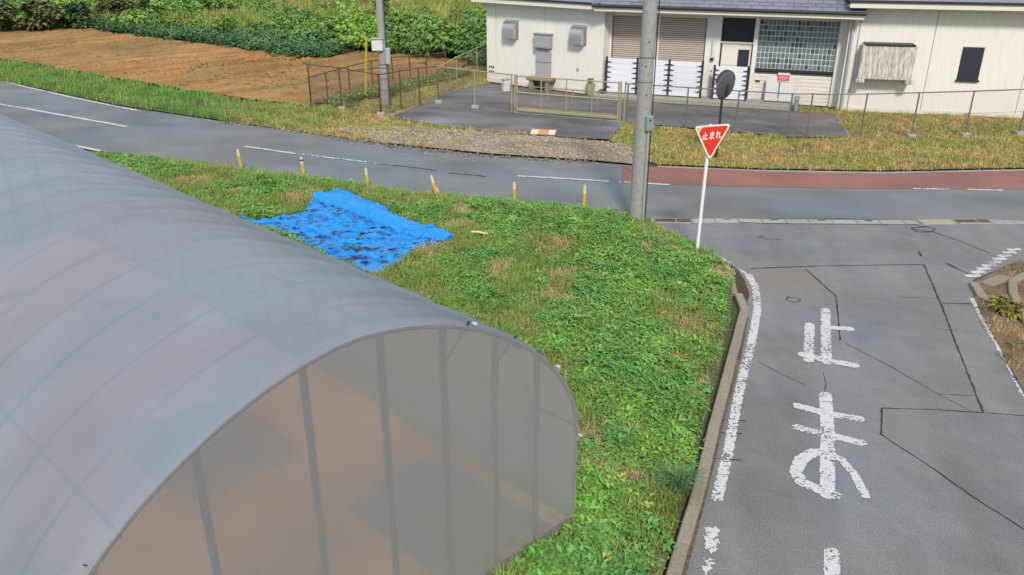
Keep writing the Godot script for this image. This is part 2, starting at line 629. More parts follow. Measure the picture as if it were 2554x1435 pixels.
func _ready() -> void:
	rough_noise.seed = 5; rough_noise.frequency = 1.0; rough_noise.fractal_octaves = 3
	wear_noise.seed = 8; wear_noise.frequency = 1.0; wear_noise.fractal_octaves = 4
	tone_noise.seed = 3; tone_noise.frequency = 1.0; tone_noise.fractal_octaves = 3

	# camera: on a mast nearly six metres up, looking 24 degrees down
	var cam := Camera3D.new()
	cam.name = "camera"
	cam.fov = 37.96
	cam.near = 0.1; cam.far = 900.0
	cam.position = Vector3(0, 5.98, 0)
	cam.rotation_degrees = Vector3(-24, 0, 0)
	add_child(cam)
	cam.current = true

	# a bright overcast sky and a weak, veiled sun high behind the camera
	var env := Environment.new()
	env.background_mode = Environment.BG_SKY
	var sky := Sky.new()
	var ps := ProceduralSkyMaterial.new()
	ps.sky_top_color = Color(0.80, 0.84, 0.91)
	ps.sky_horizon_color = Color(0.90, 0.92, 0.94)
	ps.ground_horizon_color = Color(0.55, 0.56, 0.52)
	ps.ground_bottom_color = Color(0.30, 0.31, 0.27)
	ps.sky_curve = 0.2
	ps.sun_angle_max = 40.0
	sky.sky_material = ps
	env.sky = sky
	env.ambient_light_source = Environment.AMBIENT_SOURCE_SKY
	env.tonemap_mode = Environment.TONE_MAPPER_LINEAR
	env.tonemap_exposure = 1.32
	env.background_energy_multiplier = 1.0
	env.sdfgi_enabled = true; env.ssao_enabled = true; env.ssil_enabled = true
	var we := WorldEnvironment.new()
	we.name = "sky"
	we.environment = env
	add_child(we)
	var sun := DirectionalLight3D.new()
	sun.name = "sun"
	sun.light_energy = 0.9
	sun.light_color = Color(1.0, 0.96, 0.90)
	sun.light_angular_distance = 9.0
	sun.shadow_enabled = true
	sun.rotation_degrees = Vector3(-43, 3, 0)
	add_child(sun)

	materials()
	build_ground()
	build_roads()
	build_building()
	build_compound()
	build_greenhouse()
	build_roadside()
	build_plants()


# ---------------------------------------------------------------- ground and roads
var VERGE := PackedVector2Array([Vector2(-20.34, -24.70), Vector2(-13.57, -22.79), Vector2(-11.22, -22.28), Vector2(-8.89, -21.59), Vector2(-6.95, -20.79), Vector2(-5.21, -20.15), Vector2(-3.47, -19.25), Vector2(-1.74, -18.56), Vector2(0.03, -18.12), Vector2(1.58, -17.64), Vector2(2.46, -17.15), Vector2(2.77, -16.92), Vector2(3.07, -16.62), Vector2(3.37, -15.95), Vector2(3.66, -15.41), Vector2(3.94, -14.86), Vector2(4.03, -14.34), Vector2(3.96, -13.74), Vector2(3.78, -13.05), Vector2(3.53, -12.12), Vector2(2.92, -10.32), Vector2(2.47, -9.10), Vector2(1.99, -7.69), Vector2(1.50, -6.42), Vector2(0.92, -4.77), Vector2(-1.17, -4.42), Vector2(-15.42, -6.42)])
var FIELD := PackedVector2Array([Vector2(-46.68, -51.25), Vector2(-28.90, -49.01), Vector2(-23.83, -49.55), Vector2(-23.19, -48.66), Vector2(-14.17, -42.46), Vector2(-8.37, -38.71), Vector2(-7.23, -41.14), Vector2(-5.16, -39.89), Vector2(-2.00, -38.15), Vector2(-1.90, -37.06), Vector2(-3.13, -34.59), Vector2(-5.03, -30.46), Vector2(-6.83, -28.53), Vector2(-8.92, -29.33), Vector2(-12.38, -31.52), Vector2(-17.08, -34.59), Vector2(-19.69, -36.54), Vector2(-23.14, -38.71), Vector2(-36.21, -43.87)])
var ROAD := PackedVector2Array([Vector2(-60.34, -46.95), Vector2(-30.92, -38.94), Vector2(-20.18, -33.42), Vector2(-18.66, -32.40), Vector2(-15.91, -30.46), Vector2(-13.66, -28.85), Vector2(-8.91, -26.23), Vector2(-5.87, -24.75), Vector2(-3.68, -23.46), Vector2(-0.62, -22.28), Vector2(2.16, -21.59), Vector2(2.97, -21.32), Vector2(3.78, -21.09), Vector2(6.36, -20.65), Vector2(9.36, -20.50), Vector2(13.10, -20.76), Vector2(22.55, -21.59), Vector2(18.02, -16.72), Vector2(10.94, -16.90), Vector2(8.89, -17.00), Vector2(7.11, -17.08), Vector2(4.35, -17.08), Vector2(2.97, -17.08), Vector2(2.46, -17.21), Vector2(1.59, -17.69), Vector2(0.03, -18.18), Vector2(-1.74, -18.62), Vector2(-3.48, -19.31), Vector2(-5.24, -20.25), Vector2(-6.98, -20.87), Vector2(-8.96, -21.79), Vector2(-11.50, -22.79), Vector2(-14.19, -23.97), Vector2(-21.81, -26.69), Vector2(-40.64, -30.76)])
var SIDE := PackedVector2Array([Vector2(2.79, -17.08), Vector2(4.35, -17.08), Vector2(8.89, -17.00), Vector2(10.94, -16.90), Vector2(14.70, -16.82), Vector2(15.86, -18.35), Vector2(16.74, -16.23), Vector2(9.75, -14.77), Vector2(8.18, -13.62), Vector2(7.90, -12.97), Vector2(7.67, -12.27), Vector2(7.41, -11.29), Vector2(7.17, -10.49), Vector2(6.99, -9.78), Vector2(6.65, -8.48), Vector2(6.42, -7.64), Vector2(5.87, -5.59), Vector2(5.27, -3.29), Vector2(0.58, -3.29), Vector2(1.14, -5.16), Vector2(1.71, -6.42), Vector2(2.19, -7.69), Vector2(2.70, -9.10), Vector2(3.21, -10.43), Vector2(3.81, -12.12), Vector2(4.01, -12.89), Vector2(4.12, -13.74), Vector2(4.16, -14.26), Vector2(4.00, -14.81), Vector2(3.70, -15.41), Vector2(3.41, -15.99), Vector2(3.11, -16.64)])
var COMPOUND := PackedVector2Array([Vector2(-3.91, -26.92), Vector2(-2.85, -29.60), Vector2(-2.05, -31.52), Vector2(-0.80, -32.65), Vector2(0.35, -31.92), Vector2(3.21, -30.24), Vector2(5.30, -28.92), Vector2(9.28, -27.70), Vector2(10.64, -27.40), Vector2(9.89, -24.21), Vector2(8.05, -24.26), Vector2(5.32, -25.47), Vector2(3.57, -26.18), Vector2(2.79, -23.92), Vector2(1.45, -24.26), Vector2(-0.93, -25.06), Vector2(-2.46, -25.85)])
var CORNER := PackedVector2Array([Vector2(8.18, -13.62), Vector2(9.75, -14.77), Vector2(16.74, -16.23), Vector2(18.84, -13.74), Vector2(10.06, -7.23), Vector2(6.65, -8.48), Vector2(6.99, -9.83), Vector2(7.17, -10.49), Vector2(7.41, -11.29), Vector2(7.67, -12.27), Vector2(7.90, -12.97)])
var PATCH_A := PackedVector2Array([Vector2(7.71, -14.47), Vector2(7.24, -12.81), Vector2(6.62, -10.79), Vector2(6.20, -9.38), Vector2(7.84, -9.10), Vector2(10.94, -13.74)])
var PATCH_B := PackedVector2Array([Vector2(4.91, -9.48), Vector2(5.58, -9.45), Vector2(6.69, -9.30), Vector2(8.29, -9.00), Vector2(6.21, -6.07), Vector2(5.45, -7.09), Vector2(5.21, -7.57), Vector2(4.98, -8.14), Vector2(4.65, -8.87)])
var PATCH_C := PackedVector2Array([Vector2(2.29, -9.68), Vector2(3.96, -9.83), Vector2(3.11, -6.42), Vector2(2.49, -4.42), Vector2(0.38, -4.42)])
var GRAVEL := PackedVector2Array([Vector2(-5.49, -25.37), Vector2(-3.44, -25.69), Vector2(-0.93, -24.90), Vector2(2.58, -23.78), Vector2(3.23, -23.41), Vector2(3.54, -21.63), Vector2(3.49, -21.24), Vector2(2.17, -21.71), Vector2(-0.63, -22.41), Vector2(-3.70, -23.60)])
var TARP := PackedVector2Array([Vector2(-5.69, -16.49), Vector2(-5.17, -16.56), Vector2(-4.48, -17.03), Vector2(-4.48, -17.80), Vector2(-4.37, -18.33), Vector2(-3.96, -18.57), Vector2(-3.52, -18.18), Vector2(-3.01, -17.52), Vector2(-2.34, -16.69), Vector2(-1.68, -15.97), Vector2(-1.15, -15.33), Vector2(-1.33, -15.13), Vector2(-1.67, -15.01), Vector2(-1.93, -14.61), Vector2(-2.13, -14.06), Vector2(-2.33, -13.68), Vector2(-2.57, -13.61), Vector2(-2.87, -13.91), Vector2(-3.99, -15.03), Vector2(-4.73, -15.81)])
var TARP_FOLD := PackedVector2Array([Vector2(-4.24, -17.74), Vector2(-3.88, -17.43), Vector2(-2.69, -16.26), Vector2(-1.96, -15.57), Vector2(-1.38, -15.21)])
var CROP := PackedVector2Array([Vector2(-26.18, -49.01), Vector2(-23.27, -48.84), Vector2(-14.21, -42.60), Vector2(-9.78, -38.94), Vector2(-8.44, -39.06), Vector2(-7.95, -40.88), Vector2(-8.64, -42.46), Vector2(-14.47, -46.14), Vector2(-19.99, -49.37), Vector2(-24.25, -51.25)])
var LAWN := PackedVector2Array([Vector2(3.56, -26.07), Vector2(5.30, -25.37), Vector2(8.02, -24.16), Vector2(9.85, -24.11), Vector2(10.62, -27.34), Vector2(10.94, -27.89), Vector2(16.45, -26.75), Vector2(20.84, -24.95), Vector2(22.74, -21.79), Vector2(13.24, -21.02), Vector2(9.47, -20.76), Vector2(6.44, -20.94), Vector2(3.82, -21.36), Vector2(3.55, -21.71), Vector2(3.23, -23.41), Vector2(2.80, -23.87)])
var NEAR_LAWN := PackedVector2Array([Vector2(-8.93, -26.29), Vector2(-8.89, -29.19), Vector2(-6.77, -28.27), Vector2(-5.74, -28.27), Vector2(-5.01, -30.32), Vector2(-3.90, -26.86), Vector2(-2.46, -25.79), Vector2(-0.93, -25.00), Vector2(2.59, -23.83), Vector2(-0.93, -24.80), Vector2(-3.42, -25.53), Vector2(-5.44, -25.26), Vector2(-3.70, -23.55), Vector2(-5.86, -24.70)])
var LEFT_VERGE := PackedVector2Array([Vector2(-34.37, -43.58), Vector2(-23.01, -38.49), Vector2(-19.59, -36.34), Vector2(-17.00, -34.40), Vector2(-12.32, -31.37), Vector2(-8.89, -29.19), Vector2(-6.80, -28.40), Vector2(-5.56, -28.53), Vector2(-5.73, -24.75), Vector2(-8.94, -26.35), Vector2(-13.69, -28.92), Vector2(-15.95, -30.53), Vector2(-18.70, -32.49), Vector2(-20.23, -33.51), Vector2(-31.01, -39.06)])
var STEP_LAWN := PackedVector2Array([Vector2(9.59, -28.40), Vector2(11.03, -28.01), Vector2(10.95, -27.28), Vector2(9.42, -27.52)])
var BACK_LAWN := PackedVector2Array([Vector2(-4.98, -30.61), Vector2(-3.12, -34.40), Vector2(-1.86, -36.96), Vector2(-0.98, -36.54), Vector2(-0.97, -33.51), Vector2(-0.85, -32.74), Vector2(-2.06, -31.60), Vector2(-2.87, -29.74), Vector2(-3.98, -26.92), Vector2(-4.29, -27.76)])


func hill(p: Vector2) -> float:
	var t := clampf((-p.y - 62.0) / 90.0, 0.0, 1.0)
	return t * t * (3.0 - 2.0 * t) * 9.0


func verge_height(p: Vector2) -> float:   # the weedy corner is a little above the road and uneven
	var e := 1e9
	for i in VERGE.size():
		e = min(e, p.distance_squared_to(Geometry2D.get_closest_point_to_segment(p, VERGE[i], VERGE[(i + 1) % VERGE.size()])))
	return 0.03 + 0.10 * clampf(sqrt(e) / 0.9, 0, 1) + 0.05 * tone_noise.get_noise_2d(p.x * 0.6, p.y * 0.6)


func build_ground() -> void:
	# the land: one wide sheet, fine near by and coarse far off
	var earth := func(p: Vector2) -> float: return hill(p) - 0.03
	var wide := PackedVector2Array([Vector2(-420, -420), Vector2(420, -420), Vector2(420, 160), Vector2(-420, 160)])
	struct("ground", sheet(wide, 12.0, earth, tone(0.085, 0.10, 0.042, 0.5, 0.05)), M.soil)
	struct("verge_soil", sheet(VERGE, 0.35, verge_height, tone(0.105, 0.115, 0.055, 0.5, 0.6)), M.soil)
	struct("roadside_earth", sheet(LEFT_VERGE, 0.8, flat(0.02), tone(0.10, 0.11, 0.05, 0.5, 0.4)), M.soil)
	struct("lawn_earth", sheet(LAWN, 0.6, flat(0.02), tone(0.19, 0.155, 0.07, 0.5, 0.5)), M.soil)
	struct("near_lawn_earth", sheet(NEAR_LAWN, 0.6, flat(0.024), tone(0.19, 0.15, 0.075, 0.5, 0.5)), M.soil)
	struct("step_lawn_earth", sheet(STEP_LAWN, 0.3, flat(0.036), tone(0.19, 0.15, 0.07, 0.5, 0.5)), M.soil)
	struct("back_lawn_earth", sheet(BACK_LAWN, 0.6, flat(0.028), tone(0.19, 0.15, 0.07, 0.5, 0.5)), M.soil)
	# ploughed field with shallow furrows that run away to the right
	var dir := (Vector2(-3.570, -38.714) - Vector2(-11.011, -32.404)).normalized()
	var across := Vector2(-dir.y, dir.x)
	var furrow := func(p: Vector2) -> float:
		var s := p.dot(across) + 0.25 * tone_noise.get_noise_2d(p.x * 0.12, p.y * 0.12)
		var k: float = clampf(0.5 + 1.2 * tone_noise.get_noise_2d(p.x * 0.06 + 40.0, p.y * 0.06), 0.15, 1)
		var a := p.dot(dir)
		var g1: float = absf(tone_noise.get_noise_2d(a * 0.035, s * 0.42))
		var g2: float = absf(tone_noise.get_noise_2d(a * 0.06 + 30.0, s * 0.9 + 7.0))
		return 0.10 - 0.20 * clampf(1.0 - g1 / 0.075, 0, 1) - 0.12 * k * clampf(1.0 - g2 / 0.09, 0, 1) + 0.03 * tone_noise.get_noise_2d(p.x * 1.6, p.y * 1.6)
	var field_tone := tone(0.31, 0.172, 0.060, 0.30, 0.16)
	var field_color := func(p: Vector2) -> Color:
		var c: Color = field_tone.call(p)
		c *= 1.0 + 0.35 * tone_noise.get_noise_2d(p.dot(dir) * 0.05 + 3.0, p.dot(across) * 0.8)
		var g := clampf((tone_noise.get_noise_2d(p.x * 0.16 + 9.0, p.y * 0.3) - 0.18) * 2.2, 0, 0.55)
		return c.lerp(Color(0.22, 0.20, 0.07), g * 0.7)
	struct("ploughed_field", sheet(FIELD, 0.17, furrow, field_color), M.field)
	# earth and dead leaves of the corner lot on the right
	struct("corner_earth", sheet(CORNER, 0.3, func(p: Vector2) -> float: return 0.03 + 0.04 * tone_noise.get_noise_2d(p.x, p.y), tone(0.17, 0.12, 0.07, 0.7, 1.1)), M.soil)


func build_roads() -> void:
	struct("main_road", sheet(ROAD, 0.5, flat(0.0), func(p: Vector2) -> Color:
		var c: Color = tone(0.178, 0.192, 0.203, 0.26, 0.25).call(p)
		# wheel tracks polished along the lanes
		var along := 0.05 * tone_noise.get_noise_2d(p.x * 0.08, p.y * 1.7 - p.x * 0.25)
		return c * (1.0 + along * 5.0)), M.asphalt)
	struct("side_road", sheet(SIDE, 0.12, flat(0.004), func(p: Vector2) -> Color:
		var c: Color = tone(0.198, 0.199, 0.203, 0.19, 0.45).call(p)
		if Geometry2D.is_point_in_polygon(p, PATCH_A):
			c *= 1.09
		elif Geometry2D.is_point_in_polygon(p, PATCH_B):
			c *= Color(0.92, 0.93, 0.95)
		elif Geometry2D.is_point_in_polygon(p, PATCH_C):
			c *= Color(0.99, 0.96, 0.92)
		var lane := (p - Vector2(3.961, -9.678)).dot(Vector2(0.98, 0.2))
		c *= 1.0 + 0.16 * tone_noise.get_noise_2d(lane * 1.5, p.y * 0.12) + 0.10 * tone_noise.get_noise_2d(p.x * 5.0, p.y * 5.0)
		var warm: float = clampf(1.0 - p.distance_to(Vector2(4.763, -13.740)) / 1.3, 0, 1)
		return c.lerp(Color(0.24, 0.20, 0.16), warm * 0.7)), M.asphalt)
	struct("red_surface", sheet(PackedVector2Array([Vector2(2.87, -21.24), Vector2(3.78, -21.13), Vector2(6.38, -20.72), Vector2(9.39, -20.57), Vector2(13.12, -20.79), Vector2(21.45, -21.55), Vector2(19.61, -19.47), Vector2(12.23, -19.21), Vector2(8.84, -19.21), Vector2(6.01, -19.38), Vector2(4.11, -19.54), Vector2(2.69, -19.74)]), 0.3, flat(0.006), tone(0.275, 0.128, 0.108, 0.22, 0.4)), M.red)
	struct("worn_edge", sheet(PackedVector2Array([Vector2(3.80, -21.24), Vector2(6.41, -20.83), Vector2(9.42, -20.65), Vector2(13.18, -20.90), Vector2(16.96, -21.21), Vector2(16.88, -21.09), Vector2(13.10, -20.76), Vector2(9.36, -20.50), Vector2(6.37, -20.68), Vector2(3.78, -21.09)]), 0.3, flat(0.010), tone(0.33, 0.30, 0.27, 0.3, 1.0)), M.asphalt)
	struct("gravel_bed", sheet(GRAVEL, 0.3, flat(0.027), tone(0.27, 0.225, 0.17, 0.5, 0.9)), M.soil)
	struct("compound_paving", sheet(COMPOUND, 0.4, flat(0.034), func(p: Vector2) -> Color:
		var c: Color = tone(0.165, 0.158, 0.162, 0.45, 0.35).call(p)
		return c * (1.0 + 0.5 * tone_noise.get_noise_2d(p.x * 0.35 + 8.0, p.y * 1.6))), M.asphalt)
	struct("gutter_strip", sheet(PackedVector2Array([Vector2(3.88, -13.02), Vector2(4.03, -13.02), Vector2(3.92, -12.49), Vector2(3.58, -11.42), Vector2(3.23, -10.43), Vector2(2.72, -9.10), Vector2(2.21, -7.69), Vector2(1.73, -6.42), Vector2(1.08, -4.96), Vector2(0.94, -4.96), Vector2(1.57, -6.42), Vector2(2.06, -7.69), Vector2(2.56, -9.10), Vector2(3.05, -10.43), Vector2(3.63, -12.12), Vector2(3.82, -12.49)]), 0.3, flat(0.008), tone(0.115, 0.095, 0.075, 0.4, 1.2)), M.soil)
	struct("kerb_apron", sheet(PackedVector2Array([Vector2(2.80, -16.82), Vector2(3.11, -16.64), Vector2(3.41, -15.99), Vector2(3.70, -15.41), Vector2(4.00, -14.81), Vector2(4.16, -14.26), Vector2(4.17, -13.74), Vector2(4.10, -13.13), Vector2(4.01, -12.89), Vector2(3.87, -12.98), Vector2(3.96, -13.47), Vector2(3.96, -13.92), Vector2(3.83, -14.73), Vector2(3.56, -15.28), Vector2(3.26, -15.83), Vector2(2.94, -16.37)]), 0.3, flat(0.010), tone(0.20, 0.175, 0.125, 0.4, 1.0)), M.concrete)

	# painted lines
	var marks := [
		["centre_line", PackedVector2Array([Vector2(-25.33, -33.33), Vector2(-16.52, -28.33)]), 0.055, 0.30], ["centre_line", PackedVector2Array([Vector2(-16.52, -28.33), Vector2(-11.98, -25.69)]), 0.065, 0.28], ["centre_line", PackedVector2Array([Vector2(-7.54, -23.23), Vector2(-5.96, -22.45)]), 0.055, 0.30], ["centre_line", PackedVector2Array([Vector2(-5.96, -22.45), Vector2(-4.24, -21.75), Vector2(-3.50, -21.44)]), 0.05, 0.62],
		["centre_line", PackedVector2Array([Vector2(0.18, -20.29), Vector2(1.23, -20.08), Vector2(2.35, -19.84)]), 0.055, 0.40], ["centre_line", PackedVector2Array([Vector2(2.66, -19.77), Vector2(3.16, -19.71)]), 0.05, 0.5], ["centre_line", PackedVector2Array([Vector2(3.24, -19.67), Vector2(3.80, -19.54)]), 0.05, 0.35],
		["centre_line", PackedVector2Array([Vector2(9.61, -19.21), Vector2(10.48, -19.18)]), 0.05, 0.5], ["centre_line", PackedVector2Array([Vector2(10.90, -19.15), Vector2(11.65, -19.09)]), 0.05, 0.35],
		["edge_line", PackedVector2Array([Vector2(-28.58, -38.71), Vector2(-20.28, -33.60), Vector2(-18.57, -32.24), Vector2(-15.77, -30.17), Vector2(-13.58, -28.66), Vector2(-12.59, -28.01)]), 0.06, 0.35], ["edge_line", PackedVector2Array([Vector2(-22.16, -27.16), Vector2(-14.30, -24.16), Vector2(-12.96, -23.60), Vector2(-11.43, -22.75)]), 0.065, 0.3],
		["edge_line", PackedVector2Array([Vector2(-12.59, -28.01), Vector2(-8.88, -26.12), Vector2(-5.85, -24.65)]), 0.05, 0.85], ["edge_line", PackedVector2Array([Vector2(3.73, -15.36), Vector2(4.00, -14.79), Vector2(4.18, -14.34), Vector2(4.29, -13.92)]), 0.03, 0.55]]
	for k in marks:
		struct(k[0], paint([[k[1], k[2]]], 0.012, 0.035, k[3]), M.paint)
	struct("edge_line", paint([[PackedVector2Array([Vector2(4.30, -13.96), Vector2(4.28, -13.47), Vector2(4.18, -12.97), Vector2(4.06, -12.49), Vector2(3.86, -11.90), Vector2(3.63, -11.24), Vector2(3.26, -10.29), Vector2(2.89, -9.25), Vector2(2.64, -8.51), Vector2(2.30, -7.60)]), 0.065]], 0.012, 0.016, 0.44, 0.012), M.paint)
	struct("edge_line", paint([[PackedVector2Array([Vector2(2.13, -7.07), Vector2(2.05, -6.79)]), 0.07]], 0.012, 0.02, 0.5, 0.03), M.paint)
	struct("edge_line", paint([[PackedVector2Array([Vector2(1.99, -6.59), Vector2(1.94, -6.48)]), 0.05]], 0.012, 0.02, 0.6, 0.03), M.paint)
	struct("edge_line", paint([[PackedVector2Array([Vector2(7.85, -12.92), Vector2(7.66, -12.27), Vector2(7.50, -11.69), Vector2(7.38, -11.23), Vector2(7.22, -10.61), Vector2(7.04, -10.01), Vector2(6.81, -9.10)]), 0.05]], 0.012, 0.02, 0.52, 0.015), M.paint)
	var gw := PackedVector2Array([Vector2(8.27, -13.85), Vector2(8.67, -14.22), Vector2(9.08, -14.57), Vector2(9.52, -14.96), Vector2(9.91, -15.32)])
	for k in 9:
		var q = lerp_path(gw, path_length(gw) * (k + 0.5) / 9.0)[0]
		struct("give_way_mark", paint([[PackedVector2Array([q + Vector2(-0.085, 0.012), q + Vector2(0.085, -0.012)]), 0.062]], 0.012, 0.012, 0.38, 0.008), M.paint)
	# the painted word, read upwards by drivers who come to the junction
	var word := [
		["stop_lettering", [[PackedVector2Array([Vector2(5.19, -12.49), Vector2(4.60, -10.73)]), 0.077], [PackedVector2Array([Vector2(4.75, -11.94), Vector2(4.36, -10.79)]), 0.077], [PackedVector2Array([Vector2(4.99, -11.86), Vector2(5.34, -11.80)]), 0.068], [PackedVector2Array([Vector2(4.33, -10.96), Vector2(4.61, -10.79), Vector2(4.97, -10.63)]), 0.077]]],
		["stop_lettering", [[PackedVector2Array([Vector2(4.27, -9.80), Vector2(3.99, -8.91), Vector2(3.56, -7.67)]), 0.086], [PackedVector2Array([Vector2(3.81, -9.53), Vector2(4.13, -9.34), Vector2(4.51, -9.22)]), 0.072], [PackedVector2Array([Vector2(3.64, -9.02), Vector2(3.96, -8.86), Vector2(4.32, -8.68)]), 0.072], [PackedVector2Array([Vector2(3.83, -8.47), Vector2(3.67, -8.48), Vector2(3.47, -8.33), Vector2(3.33, -8.08), Vector2(3.34, -7.89), Vector2(3.48, -7.77), Vector2(3.64, -7.65)]), 0.077], [PackedVector2Array([Vector2(3.84, -8.48), Vector2(3.96, -8.32), Vector2(4.00, -8.04), Vector2(3.98, -7.65)]), 0.054]]],
		["stop_lettering", [[PackedVector2Array([Vector2(3.28, -6.73), Vector2(2.75, -5.16)]), 0.077], [PackedVector2Array([Vector2(2.86, -6.25), Vector2(3.26, -6.18)]), 0.072], [PackedVector2Array([Vector2(2.97, -5.78), Vector2(2.56, -5.33)]), 0.072], [PackedVector2Array([Vector2(3.07, -6.07), Vector2(3.32, -6.23), Vector2(3.23, -5.78), Vector2(3.16, -5.41), Vector2(3.28, -5.37)]), 0.072]]]]
	for w in word:
		struct(w[0], paint(w[1], 0.012, 0.013, 0.42, 0.006), M.paint)

	# specks of old paint and pale mortar on the main road
	for k in [PackedVector2Array([Vector2(-1.50, -22.41), Vector2(-1.26, -22.32)]), PackedVector2Array([Vector2(2.07, -21.87), Vector2(2.31, -21.83)]), PackedVector2Array([Vector2(-3.00, -22.36), Vector2(-2.81, -22.28)]), PackedVector2Array([Vector2(-12.43, -27.16), Vector2(-12.15, -27.04)]), PackedVector2Array([Vector2(-3.90, -22.62), Vector2(-3.71, -22.53)]), PackedVector2Array([Vector2(-2.39, -22.45), Vector2(-2.18, -22.36)]), PackedVector2Array([Vector2(-1.14, -21.71), Vector2(-0.82, -21.63)]), PackedVector2Array([Vector2(1.28, -22.20), Vector2(1.55, -22.12)]), PackedVector2Array([Vector2(-4.29, -23.64), Vector2(-4.66, -23.46)]), PackedVector2Array([Vector2(2.18, -21.87), Vector2(2.27, -21.28)])]:
		struct("paint_speck", paint([[k, 0.03]], 0.012, 0.03, 0.6, 0.03), M.old_paint)

	# open joints and cracks
	var cracks := [
		[PackedVector2Array([Vector2(4.40, -14.28), Vector2(5.70, -14.40), Vector2(6.77, -14.45), Vector2(7.71, -14.47)]), .035], [PackedVector2Array([Vector2(7.71, -14.47), Vector2(7.24, -12.81), Vector2(6.62, -10.79), Vector2(6.20, -9.38)]), .035], [PackedVector2Array([Vector2(7.22, -12.77), Vector2(7.91, -12.73)]), .03], [PackedVector2Array([Vector2(5.43, -14.26), Vector2(5.56, -13.05), Vector2(5.28, -12.12), Vector2(5.05, -11.42)]), .03],
		[PackedVector2Array([Vector2(4.91, -9.48), Vector2(5.58, -9.45), Vector2(6.69, -9.30), Vector2(7.84, -9.10)]), .02], [PackedVector2Array([Vector2(4.91, -9.48), Vector2(4.65, -8.87), Vector2(4.98, -8.14), Vector2(5.21, -7.57), Vector2(5.45, -7.09), Vector2(5.71, -6.50)]), .025], [PackedVector2Array([Vector2(5.10, -11.32), Vector2(5.48, -10.61), Vector2(5.82, -9.83), Vector2(6.06, -9.40)]), .014],
		[PackedVector2Array([Vector2(5.82, -9.83), Vector2(6.35, -9.80)]), .012], [PackedVector2Array([Vector2(8.30, -16.42), Vector2(8.71, -16.23), Vector2(9.01, -15.65), Vector2(9.25, -15.04)]), .03], [PackedVector2Array([Vector2(4.72, -13.02), Vector2(4.92, -12.92), Vector2(4.79, -12.79), Vector2(4.66, -12.89), Vector2(4.72, -13.02)]), .03], [PackedVector2Array([Vector2(4.99, -15.85), Vector2(5.14, -16.04)]), .035], [PackedVector2Array([Vector2(5.01, -15.99), Vector2(5.17, -15.83), Vector2(5.44, -15.79)]), .028], [PackedVector2Array([Vector2(3.60, -10.76), Vector2(3.84, -10.38), Vector2(4.09, -10.08)]), .012], [PackedVector2Array([Vector2(4.45, -10.43), Vector2(4.38, -10.10), Vector2(4.26, -9.83)]), .012], [PackedVector2Array([Vector2(6.68, -11.83), Vector2(6.93, -11.75)]), .012], [PackedVector2Array([Vector2(6.68, -13.02), Vector2(7.27, -12.95)]), .012],
		[PackedVector2Array([Vector2(8.16, -14.55), Vector2(8.23, -14.30), Vector2(8.33, -14.05)]), .055], [PackedVector2Array([Vector2(7.92, -15.15), Vector2(7.85, -14.90)]), .06], [PackedVector2Array([Vector2(8.22, -13.69), Vector2(8.97, -14.22), Vector2(9.75, -14.77), Vector2(11.48, -15.76)]), .04], [PackedVector2Array([Vector2(8.17, -13.60), Vector2(7.97, -12.85)]), .03],
		[PackedVector2Array([Vector2(-3.45, -21.40), Vector2(-2.79, -21.17), Vector2(-1.92, -20.79)]), .05], [PackedVector2Array([Vector2(-1.60, -20.57), Vector2(-1.13, -20.43), Vector2(-0.65, -20.25)]), .06], [PackedVector2Array([Vector2(-7.15, -22.96), Vector2(-5.65, -22.28), Vector2(-3.45, -21.40)]), .018], [PackedVector2Array([Vector2(3.66, -17.10), Vector2(4.31, -16.92), Vector2(5.30, -16.77), Vector2(6.98, -16.69), Vector2(8.58, -16.67)]), .03],
		[PackedVector2Array([Vector2(2.38, -8.36), Vector2(2.76, -8.32)]), .02], [PackedVector2Array([Vector2(2.72, -9.21), Vector2(3.02, -9.17)]), .025], [PackedVector2Array([Vector2(2.60, -8.91), Vector2(2.90, -8.88)]), .02], [PackedVector2Array([Vector2(8.36, -16.47), Vector2(8.70, -16.57), Vector2(8.85, -16.42), Vector2(8.64, -16.25), Vector2(8.38, -16.23), Vector2(8.36, -16.47)]), .05], [PackedVector2Array([Vector2(2.94, -21.09), Vector2(3.04, -20.65), Vector2(3.14, -20.25)]), .02], [PackedVector2Array([Vector2(4.79, -20.72), Vector2(4.83, -20.29)]), .02]]
	var i := 0
	for k in cracks:
		i += 1
		struct("road_crack", crack(k[0], k[1], 0.0095, i), M.sealed)
	# kerb stones along the side road, a drain of concrete covers across its mouth
	var kerb := Node3D.new()
	name_it(kerb, "kerb", self)
	kerb.set_meta("kind", "structure")
	blocks("kerb_stone", PackedVector2Array([Vector2(3.87, -13.02), Vector2(3.85, -12.48), Vector2(3.56, -11.69), Vector2(3.10, -10.43), Vector2(2.61, -9.10), Vector2(2.11, -7.69), Vector2(1.61, -6.42), Vector2(1.04, -4.96)]), 0.6, 0.14, -0.05, 0.085, M.concrete, kerb, 4)
	blocks("edging_stone", PackedVector2Array([Vector2(2.76, -16.82), Vector2(3.12, -16.42), Vector2(3.42, -15.81), Vector2(3.71, -15.23), Vector2(3.94, -14.69), Vector2(4.00, -14.11), Vector2(3.84, -13.13)]), 0.6, 0.10, -0.05, 0.05, M.concrete, kerb, 5)
	var far_kerb := Node3D.new()
	name_it(far_kerb, "edging_kerb", self)
	far_kerb.set_meta("kind", "structure")
	blocks("kerb_stone", PackedVector2Array([Vector2(8.16, -13.53), Vector2(7.98, -12.85), Vector2(8.07, -12.79)]), 0.6, 0.15, -0.05, 0.07, M.concrete, far_kerb, 6)
	blocks("kerb_stone", PackedVector2Array([Vector2(9.32, -13.92), Vector2(8.73, -13.46), Vector2(8.43, -12.57), Vector2(8.13, -11.69), Vector2(7.49, -9.88)]), 0.6, 0.14, -0.05, 0.09, M.concrete, far_kerb, 7)
